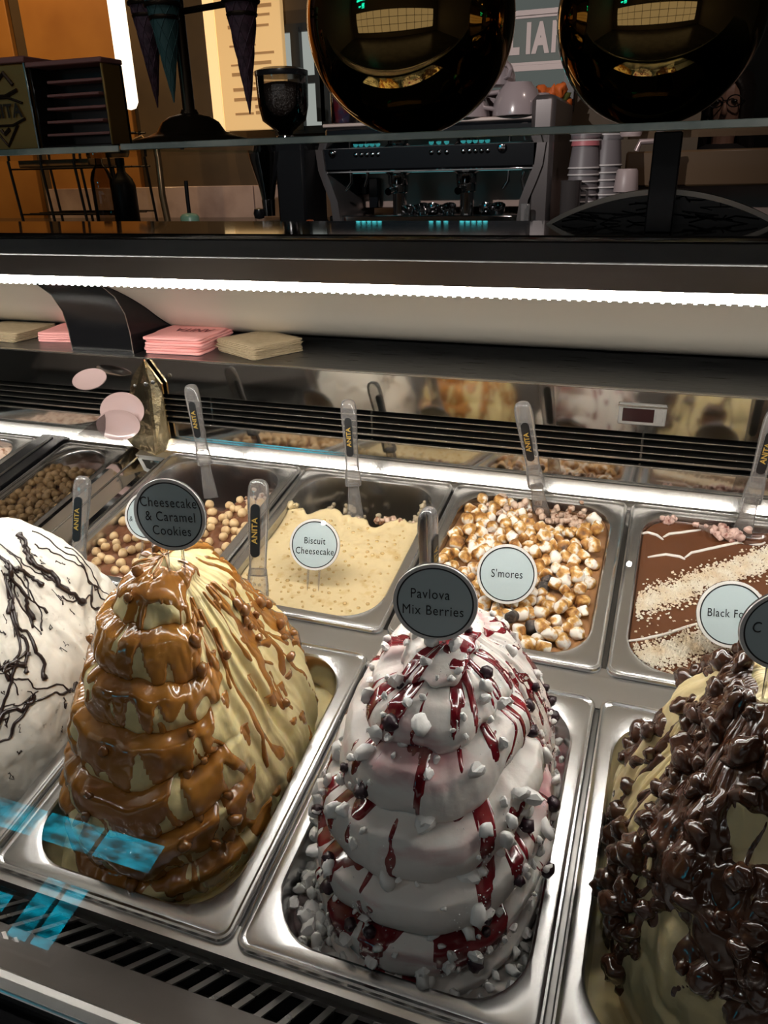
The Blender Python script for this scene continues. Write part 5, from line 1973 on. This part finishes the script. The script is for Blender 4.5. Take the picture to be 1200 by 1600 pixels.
def cup_stack(px, y_top, n, R, Y, labels, group, first='cup_grey', dz=.0215, Hc=.11):
    c = on_y(px, y_top, Y)
    for k in range(n):
        z = c[2] - Hc - k * dz
        if k == n - 1:
            z = c[2] - Hc - k * dz
        t = thing('paper_cup', labels[0] if k == 0 else '%s cup from the top of the %s' % (ORD[k], labels[1]), 'cup', (c[0], Y, z), (0, 0, 0), group)
        MB().lathe([(R * 1.0, 0), (R * .98, .004), (R * .74, Hc - .002), (R * .72, Hc), (R * .70, Hc - .004), (R * .95, .002)], 28).build('wall', first if k == 0 else 'cup_grey', t, angle=50)
        MB().lathe([(R * 1.0, -.001), (R * 1.045, .001), (R * 1.03, .004), (R * .98, .005)], 28, cap=False).build('rolled_rim', 'cup_rim', t)
    return c


cup_stack(916, 208, 7, .052, BY + .05, ('grey cup on top of the left stack of upturned cups', 'left stack of upturned grey cups'), 'upturned cups, left stack')
cup_stack(952, 204, 9, .052, BY + .10, ('grey cup on top of the right stack of upturned cups', 'right stack of upturned grey cups'), 'upturned cups, right stack', dz=.0235)
c = on_y(916, 208, BY + .05)
o = MB().lathe([(.0395, .0), (.0415, -.0005), (.0475, -.042), (.0465, -.042)], 28).build('pink_cup', 'cup_pink', None, loc=(c[0], BY + .05, c[2] + .003))
tag(o, 'small pink cup capping the left stack of grey cups', 'cup')
M['frost'] = pbr('frosted white plastic', (.36, .29, .29), .4)
c = on_y(976, 312, BY - .02)
t = thing('lidded_cup', 'small frosted white cup right of the grey cup stacks', 'cup', (c[0], BY - .02, c[2] - .06))
MB().lathe([(.024, 0), (.026, .01), (.030, .06), (.032, .085)], 24).build('wall', 'frost', t)
MB().lathe([(.040, .085), (.040, .092), (.034, .15), (.030, .155), (.004, .156)], 24).build('lid', 'frost', t)
c = on_y(890, 340, BY - .02)
t = thing('steel_beaker', 'dim steel beaker at the foot of the left cup stack', 'beaker', (c[0], BY - .04, BC_Z))
MB().lathe([(.03, 0), (.032, .004), (.034, .14), (.036, .146), (.033, .146), (.030, .01), (.002, .006)], 28).build('wall', 'machine_side', t)
MB().tube([(.034, 0, .12), (.055, 0, .11), (.055, 0, .05), (.034, 0, .03)], .004, 8).build('ear', 'machine_side', t)
# tap
M['tap'] = pbr('pale tap', (.42, .33, .33), .3, .4)
c = on_y(1017, 340, BY + .1)
t = thing('tap', 'pale angled tap right of the cups, half behind the black post', 'tap', (c[0], BY + .1, BC_Z))
h1 = on_y(1017, 220, BY + .1)[2] - BC_Z
MB().tube([(0, 0, 0), (0, 0, h1)], .012, 14).build('column', 'tap', t)
MB().tube([(.01, 0, h1), (-.06, -.01, h1 - .002), (-.07, -.01, h1 - .03)], .010, 12).build('spout', 'tap', t)
MB().lathe([(.018, h1 * .45), (.020, h1 * .5), (.018, h1 * .6)], 16).build('collar', 'tap', t)
M['red'] = pbr('red ring', (.4, .01, .01), .4)
MB().lathe([(.0135, h1 * .22), (.0145, h1 * .24), (.0145, h1 * .30), (.0135, h1 * .32)], 16).build('red_ring', 'red', t)

# low wooden box behind the right-hand marble
M['brown_box'] = pbr('brown lacquer', (.11, .066, .034), .35, coat=.2)
a, b_ = on_y(975, 283, YB - .25), on_y(1300, 228, YB - .25)
o = MB().box(a[0], b_[0], YB - .27, YB - .06, a[2] - .02, b_[2], .006).build('long_brown_box', 'brown_box')
tag(o, 'long low brown box standing on the right-hand marble ledge', 'box')

# ------------------------------------------------------------------ left part of the back counter: rack, bottles
M['rack'] = pbr('dark rack metal', (.015, .013, .012), .4, .6)
M['rack_brown'] = pbr('tan tray', (.20, .115, .05), .5)
rl, rr2 = on_y(36, 340, BY), on_y(190, 340, BY)
rk = thing('wire_rack', 'dark wire rack holding a tan tray on the left of the back counter', 'rack', (rl[0], BY, BC_Z))
wr_ = rr2[0] - rl[0]
hr = on_y(100, 205, BY)[2] - BC_Z
for x in (0, .33, .66, 1.0):
    for y in (0, .25):
        MB().tube([(x * wr_, y, 0), (x * wr_ - .03, y, hr)], .006, 8).build('upright', 'rack', rk)
for zf in (.12, .62, .98):
    sh_ = MB()
    for y in (0, .06, .12, .18, .25):
        sh_.tube([(-.01, y, hr * zf), (wr_, y, hr * zf)], .004, 6)
    sh_.build('wire_tier', 'rack', rk)
tr = on_y(22, 277, BY - .02)
t_o = MB().box(0, wr_ * .72, 0, .2, 0, .035, .006).build('tan_tray', 'rack_brown', None, loc=(rl[0] + .01, BY + .02, BC_Z + hr * .62 + .005))
tag(t_o, 'shallow tan tray lying on the dark wire rack', 'tray')
M['clear_dark'] = thin_glass('bottle glass', (.55, .5, .45), 1.0)


def bottle(px, R, H, Y, mat, label, capmat):
    c = on_y(px, 340, Y)
    t = thing('bottle', label, 'bottle', (c[0], Y, BC_Z), (0, 0, 0))
    MB().lathe([(R * .9, 0), (R, .008), (R, H * .6), (R * .8, H * .7), (R * .35, H * .8), (R * .32, H * .92)], 24).build('body', mat, t, angle=60)
    MB().lathe([(R * .36, H * .90), (R * .38, H), (R * .1, H * 1.01)], 18).build('cap', capmat, t)
    return t


M['green_plastic'] = pbr('pale green plastic', (.16, .30, .22), .35)
bottle(168, .045, .30, BY - .06, 'clear_dark', 'tall clear bottle in front of the wire rack', 'rack')
bottle(200, .05, .26, BY - .02, 'black', 'black canister right of the wire rack', 'black')
c = on_y(296, 336, BY - .05)
t = thing('pump_bottle', 'squat pale green bottle with a black pump on the back counter', 'bottle', (c[0], BY - .05, BC_Z))
MB().lathe([(.034, 0), (.038, .004), (.038, .035), (.030, .045), (.012, .05)], 24).build('body', 'green_plastic', t)
MB().tube([(0, 0, .05), (0, 0, .12), (.002, 0, .17)], .008, 10).build('pump', 'black', t)
M['tan_metal'] = pbr('tan metal', (.20, .13, .07), .35, .7)
c0, c1 = on_y(262, 340, BY - .02), on_y(246, 236, BY - .02)
t = thing('counter_lamp_arm', 'curved tan metal arm rising from the back counter', 'arm', (c0[0], BY - .02, BC_Z))
MB().tube([(0, 0, 0), (-.012, 0, .12), (c1[0] - c0[0], 0, c1[2] - BC_Z), (c1[0] - c0[0] - .06, 0, c1[2] - BC_Z + .05), (c1[0] - c0[0] - .13, 0, c1[2] - BC_Z + .03)], .014, 12).build('tube', 'tan_metal', t)
MB().lathe([(.03, 0), (.03, .006), (.016, .012)], 20).build('foot', 'tan_metal', t)

# ------------------------------------------------------------------ wall things: light tube, menu board, lettered sign
M['tube'] = emis('warm tube light', (1.0, .80, .58), 2.2)
ta, tb_ = on_y(178, -60, 2.3), on_y(203, 160, 2.3)
t = thing('tube_light', 'glowing white vertical light tube left of the cone stand', 'lamp', (tb_[0], 2.3, tb_[2]))
MB().lathe([(.002, -.028), (.022, -.022), (.034, 0), (.034, .95), (.022, .97), (.002, .972)], 24).build('tube', 'tube', t)
MB().tube([(0, 0, .97), (0, 0, CEIL_Z - tb_[2])], .006, 8).build('cord', 'black', t)

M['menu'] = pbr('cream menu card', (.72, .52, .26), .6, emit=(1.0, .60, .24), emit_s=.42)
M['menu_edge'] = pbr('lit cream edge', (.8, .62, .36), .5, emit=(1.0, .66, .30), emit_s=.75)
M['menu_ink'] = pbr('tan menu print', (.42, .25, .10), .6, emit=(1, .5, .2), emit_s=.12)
m0, m1_ = on_y(352, 205, YB - .12), on_y(434, -40, YB - .12)
t = thing('menu_board', 'tall cream lit menu board with tan print above the marble', 'menu board', (m0[0], YB - .12, m0[2]))
wm, hm = m1_[0] - m0[0], m1_[2] - m0[2]
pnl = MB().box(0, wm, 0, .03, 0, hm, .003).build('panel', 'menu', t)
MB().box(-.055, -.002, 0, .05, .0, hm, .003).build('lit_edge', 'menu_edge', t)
ink = MB()
rm = random.Random(3)
zz = .06
while zz < hm - .03:
    for x0 in (.06, wm * .52):
        w_ = rm.uniform(.25, .42) * wm
        if rm.random() < .82:
            ink.box(x0, x0 + w_, -.002, .0005, zz, zz + rm.choice([.007, .009, .013]))
    zz += rm.uniform(.022, .04)
o = ink.build('printed_lines', 'menu_ink', pnl, smooth=False)
o['kind'] = 'stuff'

M['sign_board'] = pbr('grey green sign board', (.10, .125, .11), .5)
M['sign_white'] = pbr('pinkish white paint', (.66, .54, .52), .5)
s0, s1 = on_y(640, 108, YB - .07), on_y(990, 14, YB - .07)
cz_ = on_y(835, 62, YB - .07)
t = thing('lettered_sign', 'grey-green wall sign with tall white letters between the gold balls', 'sign', (s0[0], YB - .07, cz_[2]))
ws = s1[0] - s0[0]
hs_ = (on_y(840, 14, YB - .07)[2] - on_y(840, 106, YB - .07)[2])
bd = MB().box(0, ws, 0, .02, -hs_ / 2, hs_ / 2, .003).build('board', 'sign_board', t)
for z_, th_ in ((-hs_ * .47, .012), (-hs_ * .40, .006), (hs_ * .47, .012), (hs_ * .40, .006)):
    MB().box(0, ws, -.004, .001, z_ - th_, z_ + th_ * .6).build('stripe', 'sign_white', bd)
xa = on_y(836, 62, YB - .07)[0] - s0[0]
LH = hs_ * .50
for (ch, px, lw) in (('I', 727, .5), ('T', 748, 1), ('A', 775, 1), ('L', 803, 1), ('I', 826, .5), ('A', 845, 1), ('N', 875, 1)):
    xx = on_y(px, 62, YB - .07)[0] - s0[0]
    put_text('letter', ch, LH * 1.38, 'sign_white', bd, lambda a, b_: (xx + a, -.003, b_), xs=.62, offset=.007)

# small glass of berries and a bright flower pot seen by the balls
c = on_y(538, 190, BY + .1)
t = thing('berry_jar', 'glass jar of dark red fruit behind the larger gold ball', 'jar', (c[0], BY + .1, mz_top + .012))
M['red_fruit'] = pbr('dark red fruit', (.16, .02, .03), .3, vary=(20, (.05, .05, .12), .4, .6))
MB().lathe([(.044, .0), (.05, .01), (.05, .13), (.045, .14)], 28, cap=False).build('glass', 'hopper', t)
MB().lathe([(.042, .004), (.047, .012), (.047, .09), (.02, .10), (.002, .102)], 28).build('fruit', 'red_fruit', t)
M['orange'] = pbr('orange flowers', (.62, .13, .02), .6)
M['leaf'] = pbr('olive leaves', (.12, .13, .03), .6)
c = on_y(862, 150, YB - .2)
t = thing('flower_bunch', 'small bunch of orange flowers behind the grey mugs', 'flowers', (c[0], YB - .2, c[2] - .08))
for k in range(9):
    me = blob_mesh('flower', .024, 'orange' if k % 3 else 'leaf', k + 90, 2, .5, 2)
    ob('flower' if k % 3 else 'leaf', me, t, (rng.normal(0, .04), rng.normal(0, .02), .08 + rng.normal(0, .03)))
MB().lathe([(.03, -.05), (.045, .04), (.042, .05), (.003, .045)], 20).build('vase', 'machine_side', t)

# ------------------------------------------------------------------ a woman seen through the opening at the right
M['skin'] = pbr('skin', (.30, .17, .12), .5, sss=.1)
M['hair'] = pbr('dark brown hair', (.012, .008, .006), .5, bump=(90, .6, .004))
M['dark_jumper'] = pbr('dark jumper', (.016, .014, .014), .8)
M['eye'] = pbr('dark eye', (.01, .008, .007), .2)
PYY = 3.25
hc = on_y(1137, 160, PYY)
pz0 = FLOOR_Z
Hh = hc[2] - pz0
person = thing('person', 'person with dark hair and glasses in a dark jumper at far right', 'person', (hc[0], PYY, FLOOR_Z), (0, 0, math.radians(-8)))
sk = bpy.data.meshes.new('body')
jt = {'pelvis': (0, 0, Hh * .57), 'belly': (0, 0, Hh * .66), 'chest': (0, .0, Hh * .78), 'neck0': (0, .01, Hh * .88), 'neck1': (0, 0, Hh * .925), 'head0': (0, -.01, Hh * .965), 'head1': (0, -.005, Hh * 1.0),
      'head2': (0, .0, Hh * 1.035), 'head3': (0, .005, Hh * 1.055),
      'sl': (-.15, .01, Hh * .855), 'el': (-.21, .03, Hh * .70), 'wl': (-.19, -.08, Hh * .58), 'hl': (-.18, -.13, Hh * .545),
      'sr': (.15, .01, Hh * .855), 'er': (.21, .03, Hh * .70), 'wr': (.19, -.08, Hh * .58), 'hr': (.18, -.13, Hh * .545),
      'll': (-.09, 0, Hh * .52), 'kl': (-.09, -.01, Hh * .29), 'al': (-.09, .02, Hh * .05), 'fl': (-.09, -.12, .03),
      'lr': (.09, 0, Hh * .52), 'kr': (.09, -.01, Hh * .29), 'ar': (.09, .02, Hh * .05), 'fr': (.09, -.12, .03)}
rad = {'pelvis': .14, 'belly': .12, 'chest': .13, 'neck0': .055, 'neck1': .05, 'head0': .062, 'head1': .08, 'head2': .078, 'head3': .055, 'sl': .06, 'el': .042, 'wl': .028, 'hl': .03,
       'sr': .06, 'er': .042, 'wr': .028, 'hr': .03, 'll': .085, 'kl': .06, 'al': .04, 'fl': .035, 'lr': .085, 'kr': .06, 'ar': .04, 'fr': .035}
ks = list(jt)
eds = [('pelvis', 'belly'), ('belly', 'chest'), ('chest', 'neck0'), ('neck0', 'neck1'), ('neck1', 'head0'), ('head0', 'head1'), ('head1', 'head2'), ('head2', 'head3'), ('chest', 'sl'), ('sl', 'el'), ('el', 'wl'), ('wl', 'hl'),
       ('chest', 'sr'), ('sr', 'er'), ('er', 'wr'), ('wr', 'hr'), ('pelvis', 'll'), ('ll', 'kl'), ('kl', 'al'), ('al', 'fl'), ('pelvis', 'lr'), ('lr', 'kr'), ('kr', 'ar'), ('ar', 'fr')]
sk.from_pydata([jt[k] for k in ks], [(ks.index(a), ks.index(b_)) for a, b_ in eds], [])
body = ob('body', sk, person)
md = body.modifiers.new('skin', 'SKIN')
for i, k in enumerate(ks):
    v = sk.skin_vertices[0].data[i]
    v.radius = (rad[k], rad[k] * (.8 if k in ('chest', 'belly', 'pelvis') else 1.08 if k.startswith('head') else 1))
    v.use_root = k == 'pelvis'
body.modifiers.new('sub', 'SUBSURF').render_levels = 2
sk.materials.append(M['skin'])
for p in sk.polygons:
    p.use_smooth = True
hz = Hh
# clothing as a shell, hair, face pieces
MB().lathe([(.165, Hh * .50), (.16, Hh * .62), (.155, Hh * .74), (.175, Hh * .82), (.15, Hh * .868), (.075, Hh * .90), (.062, Hh * .905)], 32, Matrix.Scale(.82, 4, (0, 1, 0)) @ Matrix.Scale(1.12, 4, (1, 0, 0)), cap=False).build('jumper', 'dark_jumper', person, angle=180)
for s_ in (-1, 1):
    MB().tube([(s_ * .13, .01, Hh * .865), (s_ * .19, .02, Hh * .82), (s_ * .215, .03, Hh * .70), (s_ * .20, -.05, Hh * .60)], [.065, .066, .056, .042], 16).build('sleeve', 'dark_jumper', person, angle=180)
hair = MB()
n = 28
rings = []
for (zf, rx, ry, cy, open_) in ((1.082, .01, .01, .01, 0), (1.078, .05, .055, .01, 0), (1.06, .088, .098, .012, .1), (1.03, .104, .11, .02, .5), (.99, .108, .108, .028, .62), (.945, .112, .10, .035, .62), (.90, .125, .085, .045, .6), (.86, .12, .06, .06, .6)):
    ring = []
    for k in range(n):
        a = -math.pi / 2 + open_ + (2 * math.pi - 2 * open_) * k / (n - 1)
        ring.append((rx * math.cos(a), cy + ry * math.sin(a), zf * Hh))
    inner = [(p[0] * .86, cy + (p[1] - cy) * .86, p[2] - .004) for p in reversed(ring)]
    rings.append(ring + inner)
hair.loft(rings)
hair.build('hair', 'hair', person, angle=180)
gl = MB()
for s_ in (-1, 1):
    gl.tube([(s_ * .036 + .028 * math.cos(a), -.092, Hh * 1.0 + .022 * math.sin(a)) for a in np.linspace(0, 2 * math.pi, 21)], .0028, 6)
    gl.tube([(s_ * .064, -.09, Hh * 1.0), (s_ * .083, .0, Hh * 1.0)], .0025, 6)
gl.tube([(-.008, -.094, Hh * 1.002), (.008, -.094, Hh * 1.002)], .0025, 6)
gl.build('glasses', 'black', person)
for s_ in (-1, 1):
    ob('eye', blob_mesh('eye', .011, 'eye', 3, 2, 0, 1, (1.2, .6, .7)), person, (s_ * .034, -.078, Hh * 1.0))
    MB().tube([(s_ * .082, .005, Hh * 1.01), (s_ * .09, .012, Hh * .995), (s_ * .082, .008, Hh * .975)], .009, 8).build('ear', 'skin', person)
MB().loft([oval(.006, .006, Hh * 1.0, 12, 2, -.082), oval(.009, .012, Hh * .985, 12, 2, -.086), oval(.014, .013, Hh * .972, 12, 2, -.082), oval(.004, .004, Hh * .967, 12, 2, -.078)]).build('nose', 'skin', person, angle=180)
M['lips'] = pbr('lips', (.25, .09, .08), .45)
MB().loft([oval(.004, .003, Hh * .942, 12, 2, -.072), oval(.022, .006, Hh * .948, 12, 2, -.072), oval(.004, .003, Hh * .954, 12, 2, -.073)]).build('mouth', 'lips', person, angle=180)
for s_ in (-1, 1):                     # hands with five fingers
    hb = np.array([s_ * .18, -.13, Hh * .545])
    hand = MB()
    hand.tube([hb + np.array([0, .03, .025]), hb, hb + np.array([0, -.04, -.03])], [.024, .030, .026], 12)
    for k, ln_ in enumerate((.055, .065, .07, .062)):
        f0 = hb + np.array([(k - 1.5) * .014, -.045, -.03])
        hand.tube([f0, f0 + np.array([0, -ln_ * .5, -.01]), f0 + np.array([0, -ln_ * .85, -.035])], [.0085, .008, .0065], 8)
    th_ = hb + np.array([-s_ * .025, -.01, -.005])
    hand.tube([th_, th_ + np.array([-s_ * .02, -.03, -.005]), th_ + np.array([-s_ * .022, -.055, -.018])], [.011, .010, .008], 8)
    hand.build('hand', 'skin', person, angle=180)

# ------------------------------------------------------------------ lamps of the room, and added ones
def downlight(x, y, z, col, power, label, aim=None, size=70, rad_=.009, blend=.6):
    t = thing('ceiling_spotlight', label, 'lamp', (x, y, z), (0, 0, 0), 'ceiling spotlights')
    MB().lathe([(.045, 0), (.05, .004), (.05, .10), (.03, .115), (.006, .118)], 24).build('housing', 'black', t)
    MB().tube([(0, 0, .11), (0, 0, CEIL_Z - z)], .006, 8).build('stem', 'black', t)
    ld = bpy.data.lights.new('spot', 'SPOT')
    ld.energy = power
    ld.color = col
    ld.spot_size = math.radians(size)
    ld.spot_blend = blend
    ld.shadow_soft_size = rad_
    lo = bpy.data.objects.new('lamp', ld)
    link(lo, t)
    lo.location = (0, 0, -.01)
    if aim is not None:
        d = Vector(aim) - Vector((x, y, z))
        lo.rotation_euler = d.to_track_quat('-Z', 'Y').to_euler()
    return t


downlight(-2.5, 1.9, 2.1, (1.0, .62, .26), 62, 'ceiling spotlight aimed at the amber wall, left one', (-2.6, 2.75, .9), 95)
downlight(-1.75, 1.9, 2.1, (1.0, .66, .32), 28, 'ceiling spotlight aimed at the amber wall, right one', (-1.8, 2.75, .9), 80)
downlight(-.35, .62, 1.15, (1.0, .93, .88), 60, 'added unseen low-hung spotlight brightening the coffee machine', (-.4, 2.3, .45), 75)  # added out of view so light reaches under the machine's overhang
downlight(.95, 1.5, 2.1, (1.0, .8, .7), 26, 'ceiling spotlight above the paper cups', (.7, 2.4, .4), 80)
for k, x in enumerate((-.7, .5, 1.6)):
    downlight(x, -1.7, 2.2, (1.0, .95, .9), 8, 'ceiling spotlight in the hall in front of the case, %s' % ('left one', 'middle one', 'right one')[k], (x * .5 + .2, -.1, .1), 70)
downlight(.9, -1.6, 2.2, (1.0, .95, .88), 190, 'added unseen narrow-beam spotlight brightening the white drizzled mound', tuple(pan_to_world(UB[0] - .015, -.17, .09)), 9.5, blend=.8)  # added beam, only there to brighten the white mound
